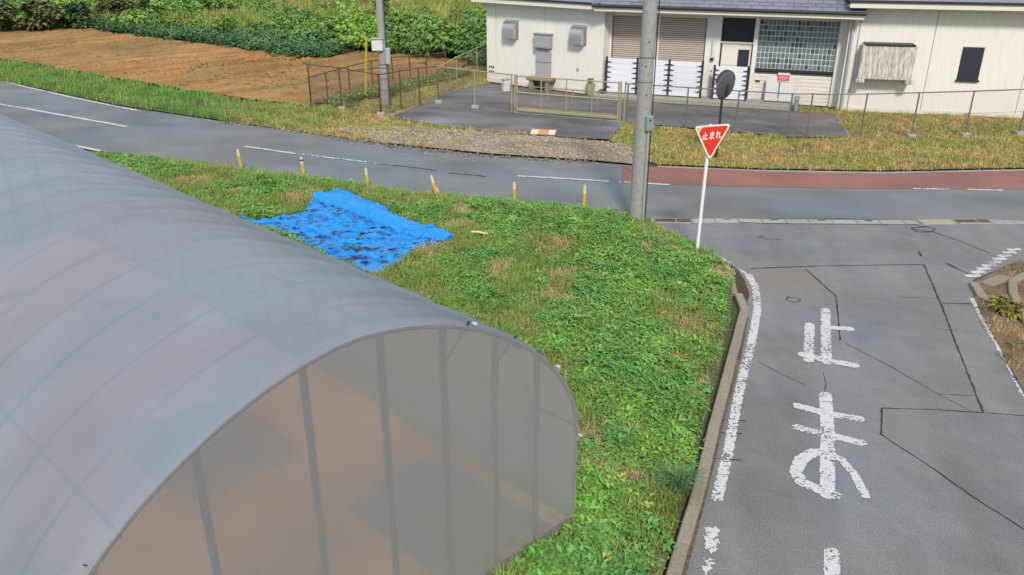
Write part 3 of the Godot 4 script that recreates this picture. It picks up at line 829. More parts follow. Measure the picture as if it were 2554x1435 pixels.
	blocks("concrete_slab", PackedVector2Array([Vector2(8.37, -13.53), Vector2(9.03, -13.92)]), 0.7, 0.26, -0.05, 0.030, M.concrete, far_kerb, 8)
	blocks("edging_stone", PackedVector2Array([Vector2(-3.95, -26.92), Vector2(-2.82, -29.67), Vector2(-2.05, -31.52)]), 0.6, 0.10, -0.05, 0.06, M.concrete, far_kerb, 14)
	blocks("edging_stone", PackedVector2Array([Vector2(10.63, -27.34), Vector2(9.91, -24.26)]), 0.6, 0.10, -0.05, 0.055, M.concrete, far_kerb, 15)
	var drain := Node3D.new()
	name_it(drain, "street_drain", self)
	drain.set_meta("kind", "structure")
	blocks("drain_cover", PackedVector2Array([Vector2(2.80, -17.00), Vector2(3.05, -16.95)]), 0.5, 0.24, -0.05, 0.016, M.pale_concrete, drain, 9)
	blocks("drain_cover", PackedVector2Array([Vector2(3.85, -16.92), Vector2(4.28, -16.95), Vector2(8.65, -16.84)]), 0.5, 0.22, -0.05, 0.016, M.pale_concrete, drain, 10)
	blocks("drain_cover", PackedVector2Array([Vector2(10.20, -16.87), Vector2(13.78, -16.72)]), 0.5, 0.22, -0.05, 0.016, M.pale_concrete, drain, 12)
	for g in [[PackedVector2Array([Vector2(3.07, -16.95), Vector2(3.82, -16.92)]), M.rust], [PackedVector2Array([Vector2(8.71, -16.84), Vector2(9.42, -16.87)]), M.olive], [PackedVector2Array([Vector2(9.50, -16.90), Vector2(10.20, -16.90)]), M.rust]]:
		blocks("drain_frame", g[0], 2.0, 0.30, -0.05, 0.012, M.pale_concrete, drain, 11)
		blocks("drain_grating", g[0], 0.45, 0.22, 0.0, 0.020, g[1], drain, 13)
	# slots in the covers
	var slots := MB.new()
	slots.col = Color.WHITE
	var sp := PackedVector2Array([Vector2(4.28, -16.95), Vector2(8.65, -16.84)])
	var at := 0.35
	while at < path_length(sp) - 0.2:
		var q = lerp_path(sp, at)
		slots.box(Transform3D(Basis(), v3(q[0] + Vector2(0, -0.05), 0.014)), Vector3(0.16, 0.014, 0.035))
		at += 1.0
	struct("drain_slots", slots, M.dark_metal, drain)


# ---------------------------------------------------------------- the building across the road
func wall_box(called: String, f: Transform3D, s0: float, s1: float, h0: float, h1: float, z0: float, z1: float, m: Material, parent: Node3D, bevel := 0.0, shade := 1.0) -> MeshInstance3D:
	var mb := MB.new()
	mb.col = Color(shade, shade, shade)
	mb.box(f * Transform3D(Basis(), Vector3((s0 + s1) / 2, (h0 + h1) / 2, (z0 + z1) / 2)), Vector3(s1 - s0, h1 - h0, z1 - z0), bevel)
	return obj(called, mb, m, parent)


func build_building() -> void:
	var base := Vector2(-0.980, -33.420)
	var b := thing("waterworks_building", "long cream single-storey building with roller shutters, hoods and a glass block window", "building", v3(base))
	var off := Transform3D(Basis(), -v3(base))
	var L: Transform3D = off * frame_of(base, Vector2(3.242, -30.535))
	var C: Transform3D = off * frame_of(Vector2(3.293, -31.059), Vector2(11.132, -28.526))
	var R: Transform3D = off * frame_of(Vector2(10.949, -28.014), Vector2(16.512, -26.863))
	# walls of large panels with open joints, a dark backing behind the joints
	for p in [[0.0, 0.43], [0.445, 2.64], [2.655, 5.11]]:
		wall_box("wall_panel", L, p[0], p[1], 0.0, 3.0, -0.14, 0.0, M.wall, b, 0.006, 0.99 + 0.02 * p[0] / 3.0)
	wall_box("joint_backing", L, 0.02, 5.08, 0.0, 2.98, -0.2, -0.1405, M.seam, b)
	wall_box("side_wall", L, -0.0, 0.14, 0.0, 3.0, -7.0, -0.2, M.wall, b)
	wall_box("back_wall", L, 0.14, 16.0, 0.0, 3.0, -7.0, -6.86, M.wall, b)
	wall_box("return_wall", L, 5.0, 5.11, 0.0, 3.0, -0.9, -0.2, M.wall, b)
	for p in [[-0.06, 2.52], [2.535, 5.38], [5.395, 8.2], [8.215, 11.0]]:
		wall_box("wall_panel", R, p[0], p[1], 0.0, 3.5, -0.14, 0.0, M.wall, b, 0.006, 1.0)
	wall_box("joint_backing", R, 0.0, 10.9, 0.0, 3.4, -0.2, -0.1405, M.seam, b)
	wall_box("return_wall", R, -0.06, 0.06, 0.0, 3.3, -0.9, -0.2, M.wall, b)
	wall_box("side_wall", R, 10.88, 11.0, 0.0, 3.4, -7.0, -0.2, M.wall, b)
	# the recessed middle: pier, shutters, pier, door, glass block window, pier
	wall_box("pier", C, -0.15, 0.30, 0.0, 3.0, -0.2, 0.06, M.warm_wall, b, 0.01)
	wall_box("pier", C, 3.60, 4.11, 0.0, 3.0, -0.2, 0.06, M.wall, b, 0.01)
	wall_box("pier", C, 5.20, 5.34, 0.0, 3.0, -0.2, 0.08, M.wall, b, 0.01)
	wall_box("pier", C, 7.90, 8.30, 0.0, 3.0, -0.2, 0.06, M.wall, b, 0.01)
	wall_box("lintel", C, 0.30, 3.60, 2.76, 3.0, -0.2, 0.0, M.wall, b)
	wall_box("lintel", C, 4.11, 7.90, 2.80, 3.0, -0.2, 0.0, M.wall, b)
	wall_box("inner_wall", C, 0.0, 8.2, 0.0, 3.0, -0.45, -0.25, M.seam, b)
	for s in [[0.34, 1.93], [1.99, 3.56]]:
		var sh := wall_box("shutter", C, s[0], s[1], 0.12, 2.76, -0.09, -0.055, M.seam, b)
		for g in [s[0] - 0.015, s[1] + 0.015]:
			wall_box("shutter_guide", C, g - 0.015, g + 0.015, 0.12, 2.76, -0.095, -0.025, M.galvanised, sh)
		var h := 0.13
		while h < 2.74:
			wall_box("slat", C, s[0], s[1], h, h + 0.060, -0.05, -0.012, M.shutter, sh, 0.014, 0.97 + 0.05 * sin(h * 37.0))
			h += 0.072
	wall_box("shutter_post", C, 1.93, 1.99, 0.1, 2.76, -0.12, 0.0, M.warm_wall, b)
	# door with a dark transom and a window in its leaf
	var door := wall_box("door", C, 4.16, 5.16, 0.12, 1.95, -0.10, -0.05, M.warm_wall, b, 0.01)
	for q in [[4.17, 4.72, 1.22, 1.93], [4.17, 4.72, 0.3, 1.0]]:
		wall_box("door_panel", C, q[0], q[1], q[2], q[3], -0.05, -0.035, M.warm_wall, door, 0.01)
	wall_box("door_frame", C, 4.11, 5.20, 1.95, 2.01, -0.12, 0.0, M.cream, b)
	wall_box("transom_window", C, 4.13, 5.19, 2.01, 2.80, -0.12, -0.08, M.dark_glass, b)
	var dw := wall_box("door_window", C, 4.73, 5.10, 1.20, 1.76, -0.05, -0.03, M.dark_metal, door)
	wall_box("pane", C, 4.76, 5.07, 1.23, 1.73, -0.03, -0.02, M.dark_glass, dw)
	wall_box("door_handle", C, 4.68, 4.72, 1.02, 1.14, -0.05, 0.0, M.steel, door)
	# glass blocks, each its own piece
	var win := wall_box("glass_block_window", C, 5.34, 7.90, 1.17, 2.80, -0.14, -0.06, M.mortar, b)
	var rng := RandomNumberGenerator.new()
	rng.seed = 21
	var shapes := []
	for k in 10:
		var mb := MB.new()
		var d := rng.randf_range(0.5, 1.5)
		mb.col = Color(0.11 * d, 0.142 * d * rng.randf_range(0.92, 1.08), 0.150 * d * rng.randf_range(0.85, 1.2))
		mb.bx(Vector3.ZERO, Vector3(0.108, 0.147, 0.05), 0.014)
		shapes.append(mb.mesh())
	for i in 19:
		for j in 9:
			var o := obj("glass_block", shapes[rng.randi() % 10], M.glass_block, win)
			o.transform = C * Transform3D(Basis(), Vector3(5.415 + i * 0.1335, 1.27 + j * 0.178, -0.055))
	wall_box("window_sill", C, 5.34, 7.90, 1.08, 1.17, -0.14, 0.02, M.dark_metal, b)
	wall_box("sill_line", C, 5.34, 7.90, 1.01, 1.05, -0.14, -0.02, M.seam, b)
	var y := 0.0
	while y < 1.0:
		wall_box("siding_board", C, 5.34, 7.90, y, y + 0.118, -0.16, -0.045, M.warm_wall, b, 0.008)
		y += 0.125
	# platform step in front of the shutters
	wall_box("platform", C, -0.1, 6.75, -0.05, 0.12, 0.07, 0.92, M.pale_concrete, b, 0.015)
	# fittings of the left wing
	for s in [0.93, 3.86]:
		var mb := MB.new()
		var prof := PackedVector2Array([Vector2(0, 0)])
		for k in 9:
			var a := PI / 2 * k / 8.0
			prof.append(Vector2(0.10 + 0.20 * sin(a), 0.62 - 0.28 * (1 - cos(a)) * 1.0))
		prof.append(Vector2(0.31, 0.06)); prof.append(Vector2(0.20, 0.0))
		prof.append(Vector2(0.0, 0.0))
		prof.remove_at(prof.size() - 1)
		prof.insert(1, Vector2(0, 0.62))
		mb.prism(prof, 0.50, L * Transform3D(Basis(Vector3(0, 0, 1), Vector3.UP, Vector3(-1, 0, 0)), Vector3(s + 0.50, 1.73, 0.0)))
		var hood := obj("vent_hood", mb, M.steel, b)
		wall_box("hood_flange", L, s - 0.03, s + 0.56, 1.71, 2.40, 0.0, 0.02, M.steel, hood)
	var cab := wall_box("switch_cabinet", L, 2.32, 3.0, 1.50, 2.0, 0.0, 0.26, M.grey_paint, b, 0.015)
	wall_box("cabinet_door", L, 2.36, 2.96, 1.54, 1.93, 0.26, 0.275, M.grey_paint, cab, 0.006)
	wall_box("cabinet_hood", L, 2.29, 3.03, 2.0, 2.03, 0.0, 0.30, M.grey_paint, cab, 0.006)
	var duct := wall_box("cable_duct", L, 2.35, 2.96, 0.05, 1.49, 0.0, 0.13, M.violet_grey, b, 0.01)
	wall_box("duct_joint", L, 2.345, 2.965, 0.98, 1.0, 0.0, 0.136, M.seam, duct)
	for i in 3:
		for j in 2:
			wall_box("vent_slot", L, 0.10 + i * 0.095, 0.16 + i * 0.095, 0.36 + j * 0.17, 0.45 + j * 0.17, 0.0, 0.006, M.dark_metal, b)
	wall_box("wall_socket", L, 4.06, 4.14, 0.80, 0.9, 0.0, 0.05, M.grey_paint, b, 0.01)
	var cable := MB.new()
	var cp := []
	for k in 22:
		cp.append(C * Vector3(-0.02 + 0.05 * sin(k * 1.3), 2.9 - k * 0.128, 0.10 + 0.02 * cos(k * 0.9)))
	cable.tube(cp, 0.016, 5)
	obj("wall_cable", cable, M.grey_paint, b)
	# fittings of the middle
	wall_box("wall_lamp", C, 3.83, 3.91, 1.45, 2.12, 0.06, 0.13, M.white_box, b, 0.02)
	wall_box("lamp_bracket", C, 3.81, 3.93, 1.37, 1.46, 0.06, 0.15, M.dark_metal, b, 0.01)
	wall_box("bell_push", C, 3.86, 3.92, 0.98, 1.06, 0.06, 0.09, M.grey_paint, b, 0.01)
	wall_box("letter_slot", C, 5.40, 5.56, 0.70, 0.76, -0.045, -0.02, M.dark_metal, b)
	# fittings of the right wing
	var pipe := MB.new()
	pipe.tube([R * Vector3(0.03, 3.2, 0.07), R * Vector3(0.05, 0.25, 0.07), R * Vector3(0.05, 0.0, 0.10)], 0.045, 8)
	obj("downpipe", pipe, M.violet_grey, b)
	var pipe2 := MB.new()
	pipe2.tube([R * Vector3(0.25, 3.2, 0.025), R * Vector3(0.25, 0.0, 0.025)], 0.012, 5)
	obj("conduit", pipe2, M.grey_paint, b)
	var hopper := wall_box("concrete_intake_hood", R, 0.34, 1.98, 1.12, 2.20, 0.0, 0.46, M.stained, b, 0.03)
	hopper.set_meta("label", "rain-streaked concrete hood on the wall")
	wall_box("hood_cap", R, 0.42, 1.92, 2.20, 2.25, 0.0, 0.50, M.dark_metal, hopper, 0.01)
	wall_box("hood_foot", R, 0.30, 0.56, 1.02, 1.14, 0.0, 0.50, M.stained, hopper, 0.015)
	wall_box("hood_foot", R, 1.80, 2.02, 1.02, 1.14, 0.0, 0.50, M.stained, hopper, 0.015)
	var nw := wall_box("narrow_window", R, 3.43, 4.07, 1.15, 2.17, -0.02, 0.012, M.dark_metal, b)
	wall_box("pane", R, 3.48, 4.02, 1.22, 2.12, 0.012, 0.018, M.dark_glass, nw)
	wall_box("window_sill", R, 3.40, 4.10, 1.10, 1.15, -0.02, 0.07, M.dark_metal, nw)
	wall_box("plinth", L, 0.0, 5.11, 0.0, 0.16, 0.0, 0.012, M.cream, b)
	wall_box("plinth", R, 0.15, 11.0, 0.0, 0.14, 0.0, 0.012, M.cream, b)
	# eaves and roofs
	roof_wing(b, L, -0.35, 5.2, 3.0, 0.5, 0.17)
	roof_wing(b, R, -0.25, 11.3, 3.33, 0.60, 0.17)
	# the canopy of the middle stands forward and lies lower
	var cz := 1.0
	var fascia := wall_box("canopy_fascia", C, -0.18, 8.52, 2.97, 3.12, cz - 0.05, cz, M.cream, b, 0.006)
	wall_box("canopy_soffit", C, -0.16, 8.50, 2.99, 3.03, -0.2, cz - 0.05, M.cream, fascia)
	var gut := MB.new()
	gut.tube([C * Vector3(-0.22, 3.15, cz + 0.05), C * Vector3(8.56, 3.15, cz + 0.05)], 0.055, 8)
	obj("gutter", gut, M.dark_metal, b)
	var deck := MB.new()
	var rise := 0.32
	deck.prism(PackedVector2Array([Vector2(cz, 3.13), Vector2(cz, 3.17), Vector2(-3.0, 3.17 + (cz + 3.0) * rise), Vector2(-3.0, 3.05)]), 8.76, C * Transform3D(Basis(Vector3(0, 0, 1), Vector3.UP, Vector3(-1, 0, 0)), Vector3(8.55, 0, 0)))
	var dk := obj("canopy_roof", deck, M.roof, b)
	var z := cz + 0.04
	var row := 0
	while z > -2.8:   # courses of flat tiles, each a step above the one below
		var x := -0.24 - (0.22 if row % 2 else 0.0)
		while x < 8.5:
			var x0: float = max(x, -0.24)
			var x1: float = min(x + 0.44, 8.58)
			if x1 - x0 > 0.06:
				var mb := MB.new()
				var k := rng.randf_range(0.75, 1.35)
				mb.col = Color(k, k, k * rng.randf_range(0.97, 1.06))
				mb.box(C * Transform3D(Basis(Vector3.RIGHT, atan(rise) - 0.07), Vector3((x0 + x1) / 2, 3.215 + (cz - z + 0.14) * rise, z - 0.14)), Vector3(x1 - x0 - 0.008, 0.028, 0.33), 0.006)
				obj("roof_tile", mb, M.roof, dk)
			x += 0.44
		z -= 0.27
		row += 1

	# white flood boards between dark posts, in front of the shutters and of the door
	for q in [["three bays of white flood boards between dark posts in front of the shutters", [0.26, 1.36, 2.48, 3.62], 1.36], ["single bay of white flood boards standing in front of the door", [4.03, 5.16], 1.25]]:
		var w := C
		w.origin += v3(base)
		var at: Vector3 = w * Vector3(q[1][0], 0.12, 0.5)
		var t := thing("flood_barrier", q[0], "barrier", at, 0, "flood barriers at the building")
		var F := Transform3D(C.basis, w.origin - at)
		for k in q[1].size():
			var s: float = q[1][k]
			wall_box("barrier_post", F, s - 0.035, s + 0.035, 0.12, q[2] + 0.04, 0.46, 0.54, M.dark_metal, t, 0.006)
			for j in 6:
				var hh: float = 0.32 + j * (q[2] - 0.3) / 6.0
				for side in [-1.0, 1.0]:
					if (k == 0 and side < 0) or (k == q[1].size() - 1 and side > 0):
						continue
					var mb := MB.new()
					mb.prism(PackedVector2Array([Vector2(0, 0), Vector2(0.16 * side, 0.018), Vector2(0, 0.05)]), 0.012, F * Transform3D(Basis(), Vector3(s + side * 0.035, hh, 0.547)))
					obj("board_clamp", mb, M.dark_metal, t)
		for k in q[1].size() - 1:
			for j in 6:
				var h0: float = 0.16 + j * (q[2] - 0.16) / 6.0
				wall_box("board", F, q[1][k] + 0.036, q[1][k + 1] - 0.036, h0, h0 + (q[2] - 0.16) / 6.0 - 0.003, 0.485, 0.525 + rng.randf_range(-0.003, 0.003), M.white_board, t, 0.006, rng.randf_range(0.93, 1.05))


func roof_wing(b: Node3D, F: Transform3D, s0: float, s1: float, h: float, over: float, fh: float) -> void:
	var fascia := wall_box("eaves_fascia", F, s0, s1, h, h + fh, over - 0.04, over, M.cream, b, 0.006)
	wall_box("eaves_soffit", F, s0 + 0.02, s1 - 0.02, h + 0.02, h + 0.05, -0.2, over - 0.04, M.cream, fascia)
	wall_box("eaves_gutter", F, s0 - 0.02, s1 + 0.02, h + fh, h + fh + 0.07, over - 0.03, over + 0.06, M.dark_metal, fascia, 0.01)
	var rise := 0.28
	var top := MB.new()
	top.prism(PackedVector2Array([Vector2(over, h + fh + 0.02), Vector2(over, h + fh + 0.05), Vector2(-3.3, h + fh + 0.05 + (over + 3.3) * rise), Vector2(-7.3, h + fh + 0.02), Vector2(-7.3, h + fh - 0.1)]), s1 - s0, F * Transform3D(Basis(Vector3(0, 0, 1), Vector3.UP, Vector3(-1, 0, 0)), Vector3(s1, 0, 0)))
	obj("roof", top, M.roof, b)


# ---------------------------------------------------------------- fences, gate and small things of the compound
func wire_mesh(a: Vector3, b: Vector3, h: float, pitch: float, r: float) -> MB:   # chain link between two posts, a and b at the foot
	var m := MB.new()
	var len := a.distance_to(b)
	var d := (b - a) / len
	var k := int(ceil((len + h) / pitch))
	for i in k:
		var x := i * pitch
		for s in [0, 1]:
			var x0 := x
			var x1 := x - h
			var y0 := 0.0
			var y1 := h
			if x0 > len:
				y0 = x0 - len; x0 = len
			if x1 < 0:
				y1 = h + x1; x1 = 0.0
			if y1 <= y0:
				continue
			if s == 1:
				x0 = len - x0; x1 = len - x1
			m.tube([a + d * x0 + Vector3.UP * y0, a + d * x1 + Vector3.UP * y1], r, 3, false)
	return m


func fence(label: String, pts: PackedVector2Array, h0: float, h1: float, m: Material, group: String, pitch := 0.08, feet := []) -> void:
	var at := v3(pts[0])
	var t := thing("wire_fence", label, "fence", at, 0, group)
	for i in pts.size():
		var h: float = lerp(h0, h1, float(i) / max(1, pts.size() - 1))
		var p := v3(pts[i]) - at
		var mb := MB.new()
		mb.tube([p - Vector3(0, 0.05, 0), p + Vector3(0, h, 0)], 0.024, 8)
		mb.bx(p + Vector3(0, h + 0.005, 0), Vector3(0.11, 0.03, 0.05), 0.006)
		obj("post", mb, m, t)
		if i in feet:
			var fb := MB.new()
			fb.bx(p + Vector3(0, 0.03, 0), Vector3(0.24, 0.20, 0.24), 0.02)
			obj("concrete_foot", fb, M.pale_concrete, t)
		if i + 1 < pts.size():
			var h2: float = lerp(h0, h1, float(i + 1) / max(1, pts.size() - 1))
			var q := v3(pts[i + 1]) - at
			var rail := MB.new()
			rail.tube([p + Vector3(0, h, 0), q + Vector3(0, h2, 0)], 0.020, 6)
			obj("top_rail", rail, m, t)
			var low := MB.new()
			low.tube([p + Vector3(0, 0.06, 0), q + Vector3(0, 0.06, 0)], 0.006, 4)
			low.tube([p + Vector3(0, h * 0.52, 0), q + Vector3(0, h2 * 0.52, 0)], 0.005, 4)
			obj("tension_wire", low, m, t)
			var w := obj("wire_mesh", wire_mesh(p + Vector3(0, 0.06, 0), q + Vector3(0, 0.06, 0), min(h, h2) - 0.08, pitch, 0.0028 if m == M.rust else 0.0016), M.wire, t)
			w.set_meta("kind", "stuff")


func build_compound() -> void:
	fence("rusty fence with a low top rail along the edge of the ploughed field", PackedVector2Array([Vector2(-6.77, -28.27), Vector2(-6.43, -29.33), Vector2(-5.91, -30.76), Vector2(-5.29, -32.16), Vector2(-4.66, -33.16), Vector2(-4.03, -33.60), Vector2(-3.42, -34.13), Vector2(-2.71, -34.87)]), 1.05, 0.9, M.rust, "wire fences of the compound", 0.09)
	fence("short rusty fence between the field corner and the roadside pole", PackedVector2Array([Vector2(-6.77, -28.27), Vector2(-5.71, -28.08), Vector2(-4.27, -27.16)]), 1.47, 1.33, M.rust, "wire fences of the compound", 0.09, [1, 2])
	fence("tarnished fence climbing from the roadside pole to the left of the gate", PackedVector2Array([Vector2(-4.27, -27.16), Vector2(-3.70, -27.95), Vector2(-3.15, -28.66), Vector2(-2.55, -29.12)]), 1.33, 1.27, M.rust, "wire fences of the compound", 0.08)
	fence("olive fence between the dry grass bank and the gate", PackedVector2Array([Vector2(-2.55, -29.12), Vector2(-1.25, -28.27), Vector2(-0.01, -27.58)]), 1.27, 1.26, M.olive, "wire fences of the compound", 0.08, [0, 1])
	fence("long galvanised fence from the gate past the right end of the building", PackedVector2Array([Vector2(3.60, -26.18), Vector2(5.32, -25.47), Vector2(6.70, -24.85), Vector2(8.10, -24.31), Vector2(8.65, -24.21), Vector2(10.18, -24.11), Vector2(11.71, -24.21), Vector2(13.35, -24.35), Vector2(15.06, -24.55), Vector2(17.15, -24.85)]), 1.22, 1.38, M.galvanised, "wire fences of the compound", 0.08, [6, 7, 8])
	fence("bare fence behind the compound between field and building", PackedVector2Array([Vector2(-2.55, -29.12), Vector2(-2.06, -31.60), Vector2(-1.39, -33.95), Vector2(-1.01, -35.15)]), 1.2, 1.2, M.olive, "wire fences of the compound", 0.08)

	# sliding gate
	var ga := Vector2(0.093, -27.580)
	var gb := Vector2(3.398, -26.291)
	var at := v3(ga)
	var F := frame_of(ga, gb)
	F.origin = Vector3.ZERO
	var w := ga.distance_to(gb)
	var t := thing("sliding_gate", "olive steel sliding gate on wheels across the compound entrance", "gate", at)
	for s in [0.0, 0.07, w - 0.07, w, w + 0.14]:
		var mb := MB.new()
		mb.tube([F * Vector3(s, 0, 0), F * Vector3(s, 1.27, 0)], 0.027, 8)
		obj("post", mb, M.olive, t)
	for q in [[1.23, 0.022], [0.70, 0.028]]:
		var mb := MB.new()
		mb.tube([F * Vector3(0.07, q[0], 0.03), F * Vector3(w - 0.07, q[0], 0.03)], q[1], 8)
		obj("rail", mb, M.olive, t)
	wall_box("bottom_beam", F, 0.08, w - 0.08, 0.10, 0.19, -0.03, 0.06, M.olive, t, 0.01)
	wall_box("ground_rail", F, 0.0, w, 0.0, 0.045, 0.0, 0.05, M.olive, t, 0.008)
	for i in 3:
		var s: float = lerp(0.07, w - 0.07, (i + 1) / 4.0)
		for z in [0.03, -0.32]:
			var mb := MB.new()
			mb.tube([F * Vector3(s + (0.1 if z < 0 else 0.0), 0.15, z), F * Vector3(s + (0.1 if z < 0 else 0.0), 1.22 if z > 0 else 0.85, z)], 0.02, 8)
			obj("upright", mb, M.olive, t)
	var back := MB.new()
	back.tube([F * Vector3(0.15, 0.84, -0.32), F * Vector3(w - 0.1, 0.84, -0.32)], 0.018, 6)
	back.tube([F * Vector3(0.15, 0.14, -0.32), F * Vector3(w - 0.1, 0.14, -0.32)], 0.018, 6)
	obj("rear_rails", back, M.olive, t)
	for s in [0.5, w - 0.5]:
		var mb := MB.new()
		mb.tube([F * Vector3(s, 0.06, 0.03), F * Vector3(s, 0.06, 0.08)], 0.055, 12)
		obj("wheel", mb, M.galvanised, t)
		wall_box("wheel_bracket", F, s - 0.09, s + 0.09, 0.06, 0.12, 0.0, 0.03, M.olive, t)
	var gm := obj("wire_mesh", wire_mesh(F * Vector3(0.09, 0.19, 0.03), F * Vector3(w - 0.09, 0.19, 0.03), 0.5, 0.08, 0.0016), M.wire, t)
	gm.set_meta("kind", "stuff")

	# small things that stand in the compound
	t = thing("meter_box", "small white metal box standing by the grass at the left gate post", "box", Vector3(-0.223, 0, -31.289), 0.5)
	obj("body", boxed(Vector3(0, 0.22, 0), Vector3(0.26, 0.44, 0.20), 0.012), M.white_box, t)
	obj("lid", boxed(Vector3(0, 0.455, 0), Vector3(0.30, 0.03, 0.24), 0.008), M.grey_paint, t)
	obj("foot", boxed(Vector3(0, 0.015, 0), Vector3(0.34, 0.03, 0.28), 0.006), M.concrete, t)
	t = thing("stone_bench", "weathered concrete bench under the grey wall cabinet", "bench", v3((Vector2(0.619, -31.838) + Vector2(1.538, -31.444)) / 2), -0.55)
	obj("top", boxed(Vector3(0, 0.41, 0), Vector3(1.05, 0.10, 0.46), 0.02), M.concrete, t)
	for s in [-0.34, 0.34]:
		obj("leg", boxed(Vector3(s, 0.18, 0), Vector3(0.16, 0.37, 0.38), 0.02), M.concrete, t)
	t = thing("planter", "green tub with a shrub in it beside the building corner", "planter", Vector3(2.841, 0, -30.609))
	var tub := MB.new()
	tub.tube([Vector3.ZERO, Vector3(0, 0.03, 0), Vector3(0, 0.40, 0), Vector3(0, 0.42, 0)], [0.10, 0.11, 0.17, 0.18], 14)
	obj("tub", tub, M.olive, t)
	obj("soil", disc(Vector3(0, 0.41, 0), 0.15, 12), M.bark, t)
	var sprig := obj("shrub", crown(31, 120, Vector3(0.14, 0.10, 0.14), 0.07, 4, Color(0.18, 0.24, 0.06), Color(0.07, 0.11, 0.03)), M.leaf, t)
	sprig.position = Vector3(0, 0.42, 0)
	t = thing("ground_plant", "small bushy plant on the platform step beside the tub", "plant", Vector3(3.235, 0, -30.461))
	obj("foliage", crown(32, 160, Vector3(0.20, 0.16, 0.18), 0.09, 5, Color(0.25, 0.25, 0.12), Color(0.11, 0.13, 0.05)), M.leaf, t)
	t = thing("standpipe", "grey standpipe with a valve at the end of the platform step", "standpipe", Vector3(9.440, 0, -27.826))
	var pm := MB.new()
	pm.tube([Vector3.ZERO, Vector3(0, 0.42, 0)], 0.07, 10)
	obj("riser", pm, M.blue_grey, t)
	var vm := MB.new()
	vm.tube([Vector3(0, 0.40, 0), Vector3(0, 0.52, 0)], [0.10, 0.07], 10)
	vm.tube([Vector3(0, 0.30, 0), Vector3(0.17, 0.24, 0.05)], 0.045, 8)
	obj("valve", vm, M.grey_paint, t)
	# pale steel cover boards leaning in front of the siding, red notice on them
	var CB := frame_of(Vector2(3.293, -31.059), Vector2(11.132, -28.526))
	var o := CB * Vector3(5.78, 0.12, 0.28)
	t = thing("cover_board", "pair of pale steel cover boards leaning under the glass block window", "board", o)
	var F2 := Transform3D(CB.basis * Basis(Vector3.RIGHT, -0.10), Vector3.ZERO)
	wall_box("leaf", F2, 0.0, 0.44, 0.02, 0.84, -0.02, 0.02, M.white_box, t, 0.008)
	wall_box("leaf", F2, 0.455, 0.90, 0.02, 0.88, -0.02, 0.02, M.white_box, t, 0.008)
	wall_box("handle", F2, 0.435, 0.46, 0.15, 0.68, 0.02, 0.045, M.dark_metal, t)
	o = CB * Vector3(5.78, 0.12, 0.55)
	t = thing("floor_hatch", "dark slotted hatch on the step below the cover boards", "hatch", o)
	var F3 := Transform3D(CB.basis, Vector3.ZERO)
	wall_box("frame", F3, -0.05, 1.0, 0.0, 0.035, -0.20, 0.20, M.pale_concrete, t, 0.008)
	wall_box("slot", F3, 0.0, 0.92, 0.035, 0.042, -0.12, 0.06, M.dark_metal, t)
	o = CB * Vector3(6.13, 0.80, 0.06)
	t = thing("notice_plate", "small red notice plate with white letters under the glass block window", "sign", o)
	wall_box("plate", F3, 0.0, 0.40, 0.0, 0.26, -0.09, 0.20, M.sign_white, t, 0.006)
	wall_box("red_field", F3, 0.015, 0.385, 0.03, 0.225, 0.20, 0.204, M.notice_red, t)
	for k in 4:
		var x := 0.055 + k * 0.075
		var mb := MB.new()
		var zz := 0.206
		for q in [[0.0, 0.005, 0.0, 0.095], [0.0, 0.05, 0.085, 0.098], [0.0, 0.05, 0.0, 0.012], [0.04, 0.052, 0.03, 0.095], [0.0, 0.05, 0.045, 0.058]]:
			mb.box(F3 * Transform3D(Basis(), Vector3(x + (q[0] + q[1]) / 2, 0.08 + (q[2] + q[3]) / 2, zz + 0.0007 * q[2])), Vector3(q[1] - q[0], q[3] - q[2], 0.002))
		obj("letter", mb, M.sign_white, t)
	# painted board lying on the edge of the drive
	var ba := Vector2(0.572, -24.551)
	var bb := Vector2(1.268, -24.651)
	t = thing("fallen_board", "orange and pale painted board lying flat at the edge of the drive", "board", v3((ba + bb) / 2, 0.035), -0.16)
	var lay := Basis(Vector3.RIGHT, 0.08)
	for q in [[-0.36, -0.12, M.board_pale], [-0.115, 0.16, M.board_orange], [0.165, 0.38, M.board_pale]]:
		var mb := MB.new()
		mb.box(Transform3D(lay, Vector3((q[0] + q[1]) / 2, 0.05, 0)), Vector3(q[1] - q[0], 0.05, 0.40), 0.012)
		obj("plank", mb, q[2], t)


func boxed(c: Vector3, size: Vector3, bevel: float) -> MB:
	var mb := MB.new()
	mb.bx(c, size, bevel)
	return mb


func disc(c: Vector3, r: float, k: int) -> MB:
	var mb := MB.new()
	for i in k:
		mb.tri(c, c + Vector3(cos(TAU * (i + 1) / k), 0, sin(TAU * (i + 1) / k)) * r, c + Vector3(cos(TAU * i / k), 0, sin(TAU * i / k)) * r)
	return mb


# ---------------------------------------------------------------- greenhouse
const GW := 5.10
const GE := 1.28
const GR := 3.20
const GLEN := 13.0


func arch_point(t: float, grow := 0.0) -> Vector2:   # t 0..1 from the right foot over the ridge to the left foot: (along the end wall, height)
	if t < 0.12:
		return Vector2(-grow, GE * t / 0.12)
	if t > 0.88:
		return Vector2(GW + grow, GE * (1.0 - t) / 0.12)
	var a := (t - 0.12) / 0.76 * PI
	var c := cos(a)
	var p := 2.0 / 1.73
	return Vector2(GW / 2 - (GW / 2 + grow) * signf(c) * pow(absf(c), p), GE + (GR - GE + grow) * pow(sin(a), p))


